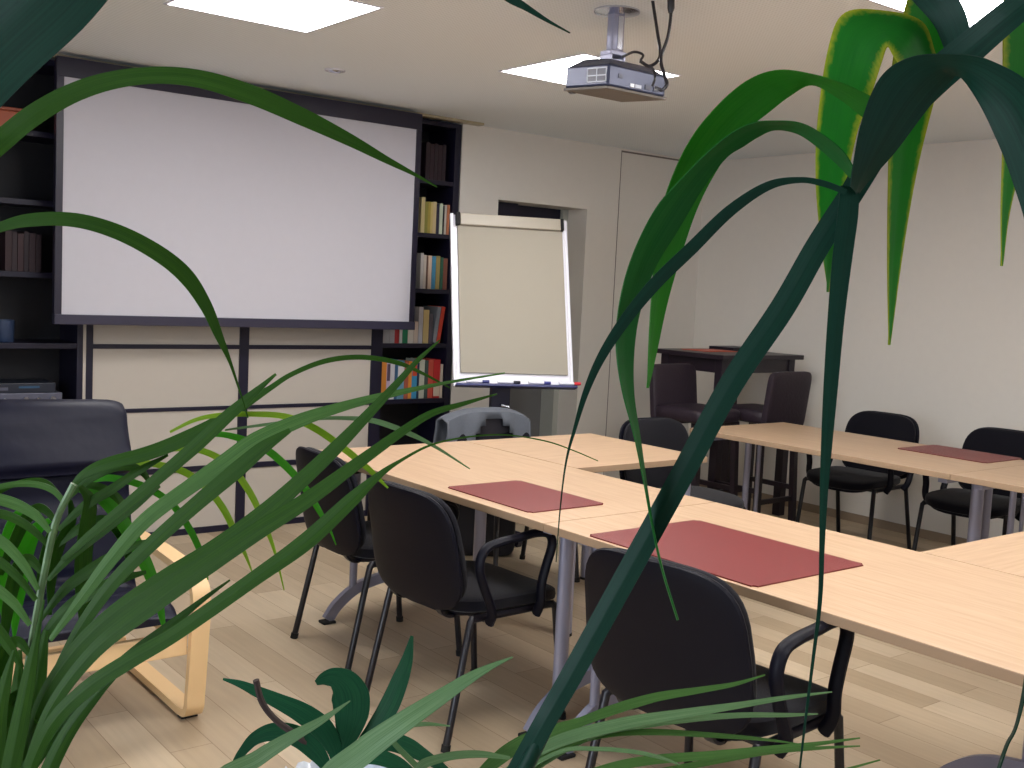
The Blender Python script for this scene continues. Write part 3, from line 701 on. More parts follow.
dup(st, (5.08, 4.575, 0), math.radians(-90), 'dark leather bar stool at the far end of the bar table, near the doorway', 'upholstered bar stools')
bm = bm_new(); box(bm, -0.16, 0.16, -0.12, 0.12, 0, 0.004, 0.001); o = link('place_mat', bm, mat('orange_red_vinyl', rgb(190, 84, 60), 0.5)); o.location = (5.62, 4.98, 1.1055)
tag(o, 'orange-red mat lying on the tall bar table', 'mat')
t = thing('folder', 'flat dark folder on top of the bar table', 'folder', (5.94, 5.06, 1.1055), 0.1)
bm = bm_new(); box(bm, -0.14, 0.14, -0.10, 0.10, 0, 0.004); box(bm, -0.14, 0.14, -0.10, 0.10, 0.018, 0.022); box(bm, -0.14, 0.14, 0.10, 0.103, 0, 0.022); link('cover', bm, M_dark, t)
bm = bm_new(); box(bm, -0.135, 0.135, -0.096, 0.098, 0.0042, 0.0178); link('sheets', bm, M_darkwood, t)

# ------------------------------------------------------------------ leather easy chair
t = thing('easy_chair', 'dark leather easy chair on a bent birch frame, left foreground', 'armchair', (1.01, 3.6, 0))
E0 = Vector((1.01, 3.6, 0))
def ept(x, y, z): return Vector((x, y, z))-E0
for s in (1, -1):
    x = 1.01+s*0.355
    path = [ept(x, 4.02, 0.50), ept(x, 3.72, 0.505), ept(x, 3.45, 0.495), ept(x, 3.345, 0.475), ept(x, 3.305, 0.42), ept(x, 3.315, 0.28), ept(x, 3.335, 0.10), ept(x, 3.345, 0.045), ept(x, 3.39, 0.022), ept(x, 3.6, 0.022), ept(x, 4.05, 0.022)]
    bm = bm_new(); sweep(bm, catmull(path, 5), rect(0.026, 0.06), Vector((1, 0, 0))); sf = link('side_frame', bm, M_birch, t, True)
    bm = bm_new(); box(bm, x-1.01-0.028, x-1.01+0.028, -0.225, -0.19, 0.0, 0.009); link('felt_pad', bm, M_rubber, sf)
bm = bm_new(); box(bm, -0.322, 0.322, -0.275, -0.25, 0.235, 0.31, 0.004); link('cross_rail', bm, M_birch, t)
bm = bm_new(); box(bm, -0.322, 0.322, 0.30, 0.325, 0.06, 0.13, 0.004); link('cross_rail', bm, M_birch, t)
bm = bm_new(); box(bm, -0.322, 0.322, 0.18, 0.205, 0.42, 0.47, 0.004); link('cross_rail', bm, M_birch, t)
for s in (1, -1):
    x = 1.01+s*0.25
    path = [ept(x, 3.31, 0.345), ept(x, 3.5, 0.33), ept(x, 3.66, 0.285), ept(x, 3.76, 0.30), ept(x, 3.82, 0.42), ept(x, 3.88, 0.66), ept(x, 3.935, 0.93)]
    bm = bm_new(); sweep(bm, catmull(path, 5), rect(0.018, 0.05), Vector((1, 0, 0))); link('seat_bow', bm, M_birch, t, True)
# cushion swept along the bow
def cushion(name, path, w, th, seed, seams=()):
    P = catmull([Vector((0, a, b)) for a, b in path], 8); bm = bm_new(); n = len(P); rings = []
    K = 28
    for i, p in enumerate(P):
        tg = (P[min(i+1, n-1)]-P[max(i-1, 0)]).normalized(); nn = Vector((0, -tg.z, tg.y))
        if nn.z < 0 and abs(tg.z) < 0.5: nn = -nn
        if abs(tg.z) >= 0.5: nn = Vector((0, -abs(tg.z), tg.y*(1 if tg.z > 0 else -1)))
        endk = min(1, math.sin(min(i, n-1-i)/(n-1)*PI*3.5) if min(i, n-1-i)/(n-1) < 1/7 else 1)
        endk = max(endk, 0.28)
        ring = []
        for k in range(K):
            a = 2*PI*k/K
            ww = w/2*spow(math.cos(a), 0.32); hh = th/2*spow(math.sin(a), 0.7)*endk
            q = 0.012*noise.noise(Vector((ww*16+seed+i*0.10, i*0.09, seed)))+0.004*noise.noise(Vector((ww*40+i*0.2, i*0.2, seed+3)))
            for sm in seams:
                q -= 0.016*math.exp(-((i/(n-1)-sm)/0.02)**2)
            ring.append(bm.verts.new(p+Vector((ww, 0, 0))+nn*(hh+q*(1 if hh > 0 else 0))))
        rings.append(ring)
    for i in range(n-1):
        for k in range(K): bm.faces.new((rings[i][k], rings[i][(k+1) % K], rings[i+1][(k+1) % K], rings[i+1][k]))
    bm.faces.new(rings[0]); bm.faces.new(rings[-1])
    return bm
def L2(ps): return [(a-3.6, b) for a, b in ps]
bm = cushion('c', L2([(3.275, 0.375), (3.34, 0.395), (3.48, 0.385), (3.60, 0.36), (3.665, 0.375), (3.70, 0.44), (3.735, 0.60), (3.775, 0.78), (3.815, 0.93), (3.83, 0.965)]), 0.545, 0.085, 3.0, (0.22, 0.55, 0.72))
cu = link('cushion', bm, M_leather, t, True)
bm = cushion('h', L2([(3.675, 0.785), (3.70, 0.84), (3.735, 0.93), (3.76, 0.975), (3.785, 0.985)]), 0.51, 0.10, 9.0)
link('headrest_pillow', bm, M_leather, t, True)

# ------------------------------------------------------------------ projector
t = thing('projector', 'silver-grey projector hanging under the ceiling in the middle of the room', 'projector', (2.80, 3.03, ZC))
def pj(nm, b, m, z0=0, bev=0.004):
    bm = bm_new(); box(bm, b[0]-2.80, b[1]-2.80, b[2]-3.03, b[3]-3.03, b[4]-ZC, b[5]-ZC, bev)
    for v in bm.verts:
        v.co = Vector((v.co.x, v.co.y, v.co.z+(0.07*(v.co.y+0.11) if b[5] < 2.40 else 0)))
    return link(nm, bm, m, t)
pj('body', (2.662, 2.952, 2.918, 3.15, 2.200, 2.278), M_proj, bev=0.008)
bm = bm_new(); vs = []
for zz, ins in ((2.2783-ZC, 0.008), (2.306-ZC, 0.045), (2.311-ZC, 0.07)):
    r_ = []
    for sx, sy in ((-1, -1), (1, -1), (1, 1), (-1, 1)): r_.append(bm.verts.new((0.007+sx*(0.145-ins), 0.004+sy*(0.116-ins), zz+0.07*(0.114+sy*0.1))))
    vs.append(r_)
for i in range(2):
    for k in range(4): bm.faces.new((vs[i][k], vs[i][(k+1) % 4], vs[i+1][(k+1) % 4], vs[i+1][k]))
bm.faces.new(vs[0][::-1]); bm.faces.new(vs[-1]); link('top_cover', bm, M_proj, t)
pj('base_plate', (2.658, 2.956, 2.914, 3.154, 2.190, 2.1995), M_pot, bev=0.002)
# side grille (pale frame) on the left face
for b in ((2.6595, 2.6618, 2.925, 3.03, 2.262, 2.266), (2.6595, 2.6618, 2.925, 3.03, 2.236, 2.240), (2.6595, 2.6618, 2.925, 3.03, 2.214, 2.218), (2.6595, 2.6618, 2.925, 2.929, 2.214, 2.262), (2.6595, 2.6618, 2.975, 2.979, 2.214, 2.262), (2.6595, 2.6618, 3.026, 3.03, 2.214, 2.262)):
    pj('grille_bar', b, M_projlight, bev=0)
pj('grille', (2.6605, 2.6619, 2.93, 3.025, 2.219, 2.262), M_projdark, bev=0)
for k, (x, w, z, h, m_) in enumerate([(2.78, .018, 2.212, .012, M_white), (2.81, .03, 2.212, .012, M_projlight), (2.86, .03, 2.214, .016, M_projdark), (2.90, .024, 2.214, .02, M_projdark), (2.72, .02, 2.235, .014, M_projdark)]):
    pj('socket', (x-w/2, x+w/2, 2.9150, 2.9182, z, z+h), m_, bev=0)
bm = bm_new(); tube(bm, [(-0.09, 0.122, 2.232-ZC), (-0.09, 0.142, 2.232-ZC)], 0.028, 24); link('lens', bm, M_glasslens, t, True)
# mount
bm = bm_new(); lathe(bm, [(0.085, 0), (0.085, -0.006), (0.05, -0.014), (0.036, -0.016)], 28, -0.01, 0.0); link('ceiling_plate', bm, M_chrome, t, True)
bm = bm_new(); box(bm, -0.04, 0.018, -0.018, 0.018, -0.15, -0.014, 0.006); link('mount_pole', bm, M_silver, t, True)
bm = bm_new(); box(bm, -0.018, 0.006, -0.022, -0.018, -0.14, -0.02, 0.001); link('pole_slot', bm, M_chrome, t)
bm = bm_new(); box(bm, -0.055, 0.022, -0.03, 0.03, -0.165, -0.148, 0.003); box(bm, -0.055, -0.048, -0.03, 0.03, -0.198, -0.165); box(bm, 0.010, 0.017, -0.03, 0.03, -0.198, -0.165); link('swivel_bracket', bm, M_silver, t)
bm = bm_new(); lathe(bm, [(0.03, -0.185), (0.036, -0.19), (0.036, -0.20), (0.02, -0.204)], 20, -0.02, 0); link('mount_disc', bm, M_steel, t, True)
def cable(label, pts, r):
    bm = bm_new(); tube(bm, pts, r, 8, 8, Vector((0.3, 0.9, 0.1))); return tag(link('cable', bm, M_steel, None, True), label, 'cable', 'cables at the projector')
cable('black cable looping down from the ceiling to the projector, the left strand', [at(650, -18, 3.84), at(654, 10, 3.84), at(657, 30, 3.83), at(660, 56, 3.81), at(650, 66, 3.80), at(640, 61, 3.79)], 0.006)
cable('black cable with a thick plug hanging right of the projector, the right strand', [at(672, -20, 3.75), at(671, 12, 3.75), at(668, 36, 3.75), at(661, 58, 3.745), at(664, 74, 3.70), at(667, 84, 3.66), at(662, 90, 3.66), at(656, 88, 3.69)], 0.006)
cable('short black cable loop on top of the projector', [at(622, 57, 3.76), at(634, 52, 3.75), at(643, 55, 3.75), at(641, 62, 3.76), at(652, 68, 3.73), at(655, 78, 3.71), at(652, 86, 3.72)], 0.0045)
bm = bm_new(); tube(bm, [at(671, -16, 3.75), at(671, 8, 3.75), at(670.5, 13, 3.75)], 0.013, 12, 0, Vector((1, 0, 0)), scale=[1, 1, .6]); tag(link('cable_plug', bm, M_steel, None, True), 'thick black plug in the right cable above the projector', 'plug')

# ------------------------------------------------------------------ plants
def leaf(parent, base, pts, m, wmul=1.0, tilt=28, fold=0.16, name='leaf', depth=None):
    """pts: (px, py, width_px[, depth]); a thin folded blade with real width and thickness"""
    P = []; Wd = []
    for k, p in enumerate(pts):
        d = p[3] if len(p) > 3 else depth
        P.append(at(p[0], p[1], d)); Wd.append(p[2]*d/FPX*wmul)
    n = 7; Pc = catmull(P, n)
    Wc = []
    for i in range(len(Wd)-1):
        for k in range(n):
            s = k/n; Wc.append(Wd[i]+(Wd[i+1]-Wd[i])*s)
    Wc.append(Wd[-1])
    # smooth the widths
    for _ in range(3): Wc = [Wc[0]]+[(Wc[i-1]+2*Wc[i]+Wc[i+1])/4 for i in range(1, len(Wc)-1)]+[Wc[-1]]
    bm = bm_new(); uvl = bm.loops.layers.uv.new('UVMap'); rows = []
    eye = Vector((0, 0, H)); prev = None; L = len(Pc)
    ta = math.radians(tilt)
    for i, p in enumerate(Pc):
        tg = (Pc[min(i+1, L-1)]-Pc[max(i-1, 0)]).normalized()
        v = (p-eye).normalized(); s = tg.cross(v)
        s.normalize()
        if prev is not None and s.dot(prev) < 0: s = -s
        prev = s; nrm = s.cross(tg).normalized()
        s2 = s*math.cos(ta)+nrm*math.sin(ta); n2 = s2.cross(tg).normalized()
        w = Wc[i]/2/math.cos(ta); row = []
        for a in (-1, -0.55, -0.12, 0, 0.12, 0.55, 1):
            row.append(bm.verts.new(p-base+s2*w*a+n2*(w*fold*0.3*abs(a))))
        rows.append(row)
    for i in range(L-1):
        for k in range(6):
            f = bm.faces.new((rows[i][k], rows[i][k+1], rows[i+1][k+1], rows[i+1][k]))
            uu = (0, .225, .44, .5, .56, .775, 1)
            for lp, (a, b) in zip(f.loops, ((uu[k], i/L), (uu[k+1], i/L), (uu[k+1], (i+1)/L), (uu[k], (i+1)/L))): lp[uvl].uv = (a, b*6)
    me = bpy.data.meshes.new(name); bm.to_mesh(me); bm.free(); me.materials.append(m)
    for q in me.polygons: q.use_smooth = True
    o = bpy.data.objects.new(name, me); C.objects.link(o); o.parent = parent
    md = o.modifiers.new('thickness', 'SOLIDIFY'); md.thickness = 0.0009; md.offset = 0; es = o.modifiers.new('edge', 'EDGE_SPLIT'); es.split_angle = 0.9
    return o
def rails(parent, base, A, B, m, d0, d1, bow=0.05, name='leaf'):
    """blade between its two margins, each a list of (px, py); depth runs from d0 to d1 (or a list)"""
    n = 7; K = len(A)
    dd = d0 if isinstance(d0, (list, tuple)) else [d0+(d1-d0)*k/(K-1) for k in range(K)]
    sk = d1 if isinstance(d0, (list, tuple)) else 0.018
    Pa = catmull([at(p[0], p[1], dd[k]-sk/2) for k, p in enumerate(A)], n)
    Pb = catmull([at(p[0], p[1], dd[k]+sk/2) for k, p in enumerate(B)], n)
    bm = bm_new(); uvl = bm.loops.layers.uv.new('UVMap'); rows = []; L = len(Pa)
    for i in range(L):
        a, b = Pa[i], Pb[i]
        tg = ((Pa[min(i+1, L-1)]+Pb[min(i+1, L-1)])-(Pa[max(i-1, 0)]+Pb[max(i-1, 0)])).normalized()
        nn = (b-a).cross(tg)
        nn = nn.normalized() if nn.length > 1e-9 else Vector((0, 0, 0))
        w = (b-a).length
        rows.append([bm.verts.new(a+(b-a)*u-base+nn*w*bow*(1-abs(2*u-1))) for u in (0, .2, .4, .5, .6, .8, 1)])
    uu = (0, .2, .4, .5, .6, .8, 1)
    for i in range(L-1):
        for k in range(6):
            f = bm.faces.new((rows[i][k], rows[i][k+1], rows[i+1][k+1], rows[i+1][k]))
            for lp, (a, b) in zip(f.loops, ((uu[k], i/L), (uu[k+1], i/L), (uu[k+1], (i+1)/L), (uu[k], (i+1)/L))): lp[uvl].uv = (a, b*6)
    me = bpy.data.meshes.new(name); bm.to_mesh(me); bm.free(); me.materials.append(m)
    for q in me.polygons: q.use_smooth = True
    o = bpy.data.objects.new(name, me); C.objects.link(o); o.parent = parent
    md = o.modifiers.new('thickness', 'SOLIDIFY'); md.thickness = 0.0009; md.offset = 0; es = o.modifiers.new('edge', 'EDGE_SPLIT'); es.split_angle = 0.9
    return o
def pot(t, r, h, m=M_pot, soil=True):
    bm = bm_new(); lathe(bm, [(r*0.72, 0), (r*0.75, 0.004), (r*0.98, h-0.03), (r*1.04, h-0.03), (r*1.05, h), (r*0.97, h), (r*0.93, h-0.03)], 32); link('pot', bm, m, t, True)
    if soil:
        bm = bm_new(); lathe(bm, [(r*0.9, h-0.045), (r*0.915, h-0.02), (r*0.5, h-0.012), (r*0.05, h-0.01)], 32); link('soil', bm, M_soil, t, True)
ZS = 0.72
# low sideboard carrying the pots, below the picture
t = thing('sideboard', 'low white sideboard carrying the plant pots below the camera', 'sideboard', (0.30, 0.93, 0))
bm = bm_new(); box(bm, -0.72, 0.55, -0.40, 0.34, ZS-0.03, ZS, 0.003); link('top', bm, M_white, t)
bm = bm_new(); box(bm, -0.70, 0.53, -0.38, 0.32, 0.06, ZS-0.03); link('body', bm, M_white, t)
for k in range(2):
    bm = bm_new(); box(bm, -0.69+k*0.61, -0.09+k*0.61, 0.32, 0.336, 0.07, ZS-0.04, 0.002); d_ = link('door', bm, M_cream, t)
    bm = bm_new(); box(bm, -0.15+k*0.12, -0.14+k*0.12, 0.336, 0.352, 0.35, 0.5); link('handle', bm, M_chrome, d_)
bm = bm_new(); box(bm, -0.68, 0.51, -0.36, 0.30, 0, 0.06); link('plinth', bm, M_dark, t)

# --- P2: corn plant with the long bare-looking stem
def plant(name, label, cat, loc):
    t = thing(name, label, cat, loc); return t, Vector(loc)
t, b = plant('corn_plant', 'big strap-leaved plant crossing the right half of the photo', 'plant', (0.47, 0.74, ZS))
pot(t, 0.10, 0.20)
D = 0.85
bs = b+Vector((0, 0, 0.185))
stem = [(540, 730, 24), (573, 672, 25), (626, 576, 26), (680, 478, 26), (731, 384, 27), (782, 308, 28), (818, 245, 27), (852, 192, 26)]
def at3(p): return p
bl = leaf(t, b, [(455, 905, 24, .90), (500, 805, 24, .88)]+[(x, y, w, D) for x, y, w in stem]+[(870, 160, 30, .855), (892, 122, 36, .86), (925, 86, 40, .86), (962, 54, 38, .85), (1000, 22, 34, .83), (1040, -10, 30, .80), (1090, -50, 20, .78)], L_dark, 0.88, tilt=12, fold=0.5)
# green cane under the wrapping leaf, from the pot to the crown
bm = bm_new(); cp = [bs-Vector((0, 0, 0.02))]+[at(x, y, D+0.012) for x, y, w in [(500, 812, 0), (573, 672, 0), (680, 478, 0), (782, 308, 0), (850, 196, 0)]]
tube(bm, [p-b for p in cp], 0.0062, 10, 8, Vector((1, 0, 0))); link('stem', bm, L_dark, t, True)
rails(t, b, [(850, 186), (853, 165), (862, 120), (880, 78), (908, 58), (948, 54), (992, 61), (1040, 95), (1072, 180), (1083, 300), (1073, 430), (1045, 600), (1021, 714), (1008, 746), (998, 775)],
      [(857, 196), (868, 182), (895, 152), (925, 112), (948, 84), (959, 76), (976, 98), (994, 134), (1012, 180), (1030, 250), (1042, 400), (1032, 600), (1019, 714), (1006, 746), (996.5, 775)], L_dark, .83, .76, 0.06)
rails(t, b, [(900, 66), (893, 55), (887, 47), (881, 64), (871, 95), (858, 130), (848, 175), (839, 235), (829.5, 292)],
      [(936, 56), (922, 22), (884, 11), (845, 13), (829, 46), (818, 118), (816, 180), (821, 240), (828.5, 292)], L_edge, [.86, .865, .875, .885, .89, .89, .885, .88, .875], .03, 0.05)
rails(t, b, [(925, -40), (912, -15), (902, 20), (893, 60), (890, 110), (888, 190), (887.5, 270), (889, 345)],
      [(935, -45), (945, -12), (957, 28), (946, 62), (933, 105), (917, 170), (903, 250), (890, 345)], L_edge, .90, .90, 0.05)
rails(t, b, [(1010, -40), (1004, 0), (1003, 40), (1003, 95), (1002.5, 150), (1001, 210), (1001.5, 266)],
      [(1050, -45), (1062, 0), (1058, 50), (1044, 100), (1026, 150), (1010, 210), (1002.5, 266)], L_edge, .87, .87, 0.05)
leaf(t, b, [(962, 60, 24, .865), (950, 20, 30, .875), (930, -8, 34, .88), (900, -40, 36, .88), (860, -60, 34, .88)], L_dark, tilt=20)
rails(t, b, [(870, 96), (845, 84), (815, 75), (780, 70), (750, 79), (720, 103), (690, 140), (668, 188), (657, 235), (652, 290), (649, 340), (647.5, 388)],
      [(864, 118), (838, 98), (812, 85), (790, 96), (768, 113), (745, 132), (722, 162), (700, 202), (684, 246), (668, 300), (657, 350), (648.5, 388)], L_fresh, .85, .88, 0.05)
rails(t, b, [(855, 170), (843, 151), (822, 134), (800, 123), (775, 121), (752, 123), (730, 134), (708, 152), (684, 176), (656, 208), (633, 254), (620, 300), (616, 345), (622, 390), (635, 440), (650.2, 515), (661.9, 568), (678, 620)],
      [(850, 178), (840, 167), (820, 149), (798, 134), (775, 130), (758, 137), (744, 146), (726, 158), (703, 188), (678, 230), (655, 268), (640, 312), (634, 352), (634, 394), (640.5, 440), (651.4, 515), (662.7, 568), (678.5, 620)], L_strap, .84, .84, 0.05)
leaf(t, b, [(846, 192, 8, .83), (825, 184, 9, .83), (800, 180, 8, .83), (768, 186, 13, .83), (730, 211, 17, .83), (692, 248, 19, .83), (655, 284, 19, .83), (624, 322, 17, .83), (601, 358, 13, .83), (586, 392, 9, .83), (575, 428, 5, .83), (566, 462, 2.5, .83), (560, 510, 1.6, .83), (556, 562, 1, .83)], L_dark, 0.68, tilt=14, fold=0.4)
leaf(t, b, [(850, 186, 18, .835), (848, 215, 20, .835), (842, 262, 19, .835), (836, 320, 16, .835), (831, 384, 14, .835), (827, 440, 11, .835), (824, 490, 8, .835), (822, 545, 5, .835), (820, 600, 4, .835), (813, 660, 3, .835), (806, 715, 2.4, .835), (799, 775, 1.6, .835)], L_dark, tilt=14, fold=0.3)

# --- P1: palm on the left
t, b = plant('potted_palm', 'bushy palm with long narrow leaflets filling the lower left', 'plant', (0.19, 1.04, ZS))
pot(t, 0.11, 0.19)
bs = b+Vector((0, 0, 0.17))
def rach(pts, r, m=M_stemlight):
    bm = bm_new(); tube(bm, [(p-b) for p in pts], r, 8, 6, Vector((1, 0, 0))); link('rachis', bm, m, t, True)
rach([bs, at(-10, 850, 1.0), at(8, 768, 1.0), at(22, 700, 1.0), at(33, 635, 1.0), at(44, 575, 1.0), at(56, 522, 1.0), at(74, 484, 1.0)], 0.0034)
rach([bs+Vector((.01, 0, 0)), at(5, 850, .97), at(20, 790, .96), at(40, 720, .95)], 0.005, L_mid)
R = lambda pts, m=L_mid, d=1.0, tilt=26, fold=0.5: leaf(t, b, pts, m, 0.74, depth=d, tilt=tilt, fold=fold)
R([(72, 486, 6), (84, 474, 11), (105, 464, 16), (150, 452, 19), (185, 438, 19), (217, 422, 17), (245, 404, 12), (270, 388, 7), (292, 374, 6), (325, 361, 6.5), (360, 357, 6.5), (395, 362, 6), (420, 372, 4), (450, 388, 1)], L_mid, 1.02)
R([(62, 560, 6), (90, 535, 12), (125, 506, 14), (160, 476, 16), (195, 446, 18), (225, 418, 17), (248, 398, 12), (262, 386, 7), (276, 374, 3)], L_mid, .99)
R([(50, 640, 6), (80, 600, 14), (110, 560, 18), (145, 520, 20), (190, 486, 20), (225, 462, 24), (256, 440, 23), (300, 420, 18), (340, 407, 13), (378, 397, 10), (415, 389, 6), (450, 382, 3.5), (505, 373, 1.4)], L_soft, .98)
R([(46, 690, 6), (80, 628, 16), (115, 580, 18), (155, 540, 19), (198, 502, 20), (236, 470, 22), (262, 448, 18), (290, 430, 6)], L_mid, .96)
R([(22, 760, 10), (42, 700, 16), (75, 650, 20), (115, 612, 22), (165, 578, 24), (215, 548, 25), (262, 514, 24), (300, 481, 21), (336, 447, 18), (370, 412, 13), (398, 382, 9), (418, 360, 6), (440, 340, 1.6)], L_mid, .95)
R([(26, 768, 10), (52, 706, 16), (95, 650, 20), (150, 606, 24), (205, 566, 26), (258, 530, 24), (306, 500, 21), (356, 464, 16), (398, 434, 12), (430, 414, 9), (462, 404, 6), (497, 394, 1.4)], L_mid, .93)
R([(18, 800, 12), (48, 730, 20), (85, 690, 22), (130, 660, 22), (168, 638, 20), (205, 613, 20), (256, 577, 20), (306, 541, 24), (350, 501, 20), (378, 476, 9), (400, 461, 4), (431, 445, 2.4), (468, 437, 1.8), (506, 435, 1.4), (545, 441, 1.4), (572, 450, 1.2), (598, 461, .8)], L_mid, .91, 20)
R([(30, 720, 8), (60, 672, 14), (100, 632, 18), (140, 600, 14), (180, 575, 6), (200, 562, 2)], L_mid, 1.04)
R([(24, 780, 10), (60, 728, 16), (100, 684, 18), (135, 652, 16), (170, 625, 12), (205, 598, 6), (230, 580, 2)], L_mid, 1.0)
# drooping leaflets in brighter and yellower greens
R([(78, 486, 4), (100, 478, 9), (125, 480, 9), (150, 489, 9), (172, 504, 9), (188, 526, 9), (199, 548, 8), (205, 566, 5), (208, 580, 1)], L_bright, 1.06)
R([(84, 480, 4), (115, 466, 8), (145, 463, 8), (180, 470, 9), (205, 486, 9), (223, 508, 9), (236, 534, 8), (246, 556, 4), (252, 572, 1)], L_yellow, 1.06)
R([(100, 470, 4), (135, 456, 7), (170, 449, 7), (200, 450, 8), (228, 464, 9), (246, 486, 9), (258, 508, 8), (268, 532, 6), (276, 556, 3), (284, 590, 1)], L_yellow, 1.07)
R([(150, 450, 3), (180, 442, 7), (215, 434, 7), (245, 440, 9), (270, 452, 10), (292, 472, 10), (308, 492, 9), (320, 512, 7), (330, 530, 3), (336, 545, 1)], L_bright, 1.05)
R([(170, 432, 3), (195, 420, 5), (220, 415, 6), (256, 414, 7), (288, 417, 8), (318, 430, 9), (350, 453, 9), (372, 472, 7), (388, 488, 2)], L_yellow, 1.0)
R([(225, 430, 2), (270, 424, 4), (310, 419, 4), (345, 418, 5), (375, 421, 7), (406, 432, 7), (434, 446, 4), (470, 469, 1)], L_pale, 1.0)
R([(80, 490, 6), (98, 496, 14), (116, 512, 18), (134, 540, 18), (148, 568, 17), (158, 596, 13), (163, 622, 6), (166, 634, 1)], L_bright, 1.04)
R([(80, 486, 6), (90, 500, 16), (88, 525, 20), (84, 560, 22), (84, 595, 20), (86, 630, 12), (88, 655, 2)], L_mid, 1.03)
R([(66, 505, 5), (52, 490, 8), (30, 484, 8), (0, 487, 7), (-30, 500, 6)], L_soft, 1.0)
R([(62, 498, 5), (45, 482, 7), (22, 482, 6), (0, 492, 5), (-20, 505, 3)], L_mid, 1.02)
R([(50, 532, 6), (36, 516, 12), (14, 504, 15), (-12, 498, 15), (-40, 500, 10)], L_soft, .98)
R([(48, 545, 6), (30, 528, 10), (8, 516, 12), (-15, 512, 12)], L_mid, 1.0)
R([(38, 590, 6), (24, 566, 12), (4, 544, 14), (-20, 530, 14)], L_soft, .97)
R([(36, 600, 6), (20, 580, 10), (0, 562, 12), (-20, 552, 10)], L_mid, .99)
R([(30, 625, 6), (14, 604, 12), (-6, 588, 14), (-30, 578, 12)], L_soft, .96)
R([(22, 668, 6), (8, 645, 14), (-10, 622, 16), (-30, 606, 14)], L_mid, .97)
R([(14, 705, 6), (0, 690, 10), (-16, 676, 12)], L_mid, .97)
R([(50, 520, 6), (36, 530, 18), (26, 552, 22), (20, 585, 20), (16, 615, 12), (14, 640, 2)], L_bright, 1.06)
R([(30, 508, 6), (16, 518, 14), (6, 545, 16), (2, 580, 14), (4, 620, 5)], L_bright, 1.07)
R([(60, 512, 5), (52, 535, 14), (44, 565, 14), (40, 600, 9), (40, 630, 2)], L_mid, 1.05)
R([(70, 500, 5), (72, 520, 12), (60, 545, 14), (52, 580, 12), (50, 615, 4)], L_mid, 1.05)
R([(-15, 860, 16), (5, 790, 24), (18, 730, 24), (28, 680, 18), (36, 640, 8), (44, 600, 2)], L_mid, .94)
R([(15, 860, 16), (40, 790, 22), (66, 735, 20), (96, 695, 14), (120, 672, 3)], L_mid, .93)
R([(-5, 850, 14), (-4, 780, 22), (-2, 720, 22), (6, 680, 14), (14, 650, 3)], L_mid, .96)
R([(66, 500, 5), (90, 478, 12), (118, 466, 13), (140, 470, 10), (152, 486, 4)], L_mid, 1.04)
R([(58, 530, 5), (84, 506, 13), (110, 490, 13), (140, 470, 10), (168, 455, 3)], L_mid, 1.03)
R([(54, 548, 5), (80, 528, 13), (104, 520, 14), (120, 534, 12), (128, 560, 5)], L_mid, 1.05)
R([(48, 580, 5), (74, 552, 14), (104, 528, 16), (136, 504, 12), (160, 486, 3)], L_mid, 1.02)
R([(40, 620, 5), (66, 588, 14), (96, 566, 16), (128, 548, 12), (150, 540, 3)], L_mid, 1.01)
R([(34, 650, 6), (58, 618, 16), (84, 596, 18), (118, 580, 14), (146, 572, 4)], L_mid, 1.0)
R([(44, 575, 6), (30, 560, 14), (20, 566, 18), (12, 590, 18), (6, 625, 12), (4, 655, 3)], L_mid, 1.02)
R([(30, 655, 6), (18, 642, 14), (6, 650, 18), (-4, 680, 18), (-8, 715, 10)], L_mid, .99)
R([(56, 520, 6), (40, 508, 12), (26, 520, 16), (12, 548, 14), (0, 575, 8)], L_mid, 1.03)
R([(26, 690, 8), (14, 700, 18), (4, 730, 22), (0, 768, 20), (-4, 800, 10)], L_mid, .97)
R([(12, 800, 12), (26, 750, 22), (34, 705, 24), (40, 665, 18), (46, 630, 6)], L_mid, .98)
R([(0, 800, 14), (10, 752, 24), (16, 712, 22), (18, 680, 14), (20, 650, 4)], L_mid, .99)
R([(70, 490, 5), (95, 486, 11), (118, 500, 14), (128, 530, 12), (130, 560, 4)], L_mid, 1.05)

# --- tall plant just outside the left edge, its leaves arching into the picture
t, b = plant('dracaena', 'tall plant at the left edge with three leaves arching over the screen', 'plant', (-0.30, 0.86, ZS))
pot(t, 0.11, 0.2)
bm = bm_new(); crown = at(-330, 330, .72); tube(bm, [Vector((0, 0, 0.17)), (crown-b)*0.5+Vector((0.0, 0.0, 0.06)), crown-b], 0.011, 10, 8, Vector((1, 0, 0))); link('stem', bm, M_twig, t, True)
leaf(t, b, [(-330, 335, 14, .72), (-200, 280, 20, .76), (-90, 215, 22, .78), (-12, 152, 21, .80), (35, 114, 20, .80), (85, 88, 18, .80), (140, 76, 16, .80), (195, 78, 17, .80), (250, 94, 19, .80), (305, 118, 17, .80), (350, 140, 12, .80), (385, 159, 7, .80), (412, 173, 3.5, .80), (437, 187, 1, .80)], L_mid, tilt=18, fold=0.15)
leaf(t, b, [(-330, 350, 10, .72), (-180, 300, 12, .78), (-60, 250, 9, .80), (-5, 229, 9, .80), (30, 220, 13, .80), (75, 220, 14, .80), (118, 232, 15, .80), (158, 253, 16, .80), (186, 276, 16, .80), (206, 306, 12, .80), (219, 336, 8, .80), (230, 362, 3, .80), (240, 392, 1.4, .80), (248, 418, 1, .80)], L_mid, tilt=18, fold=0.15)
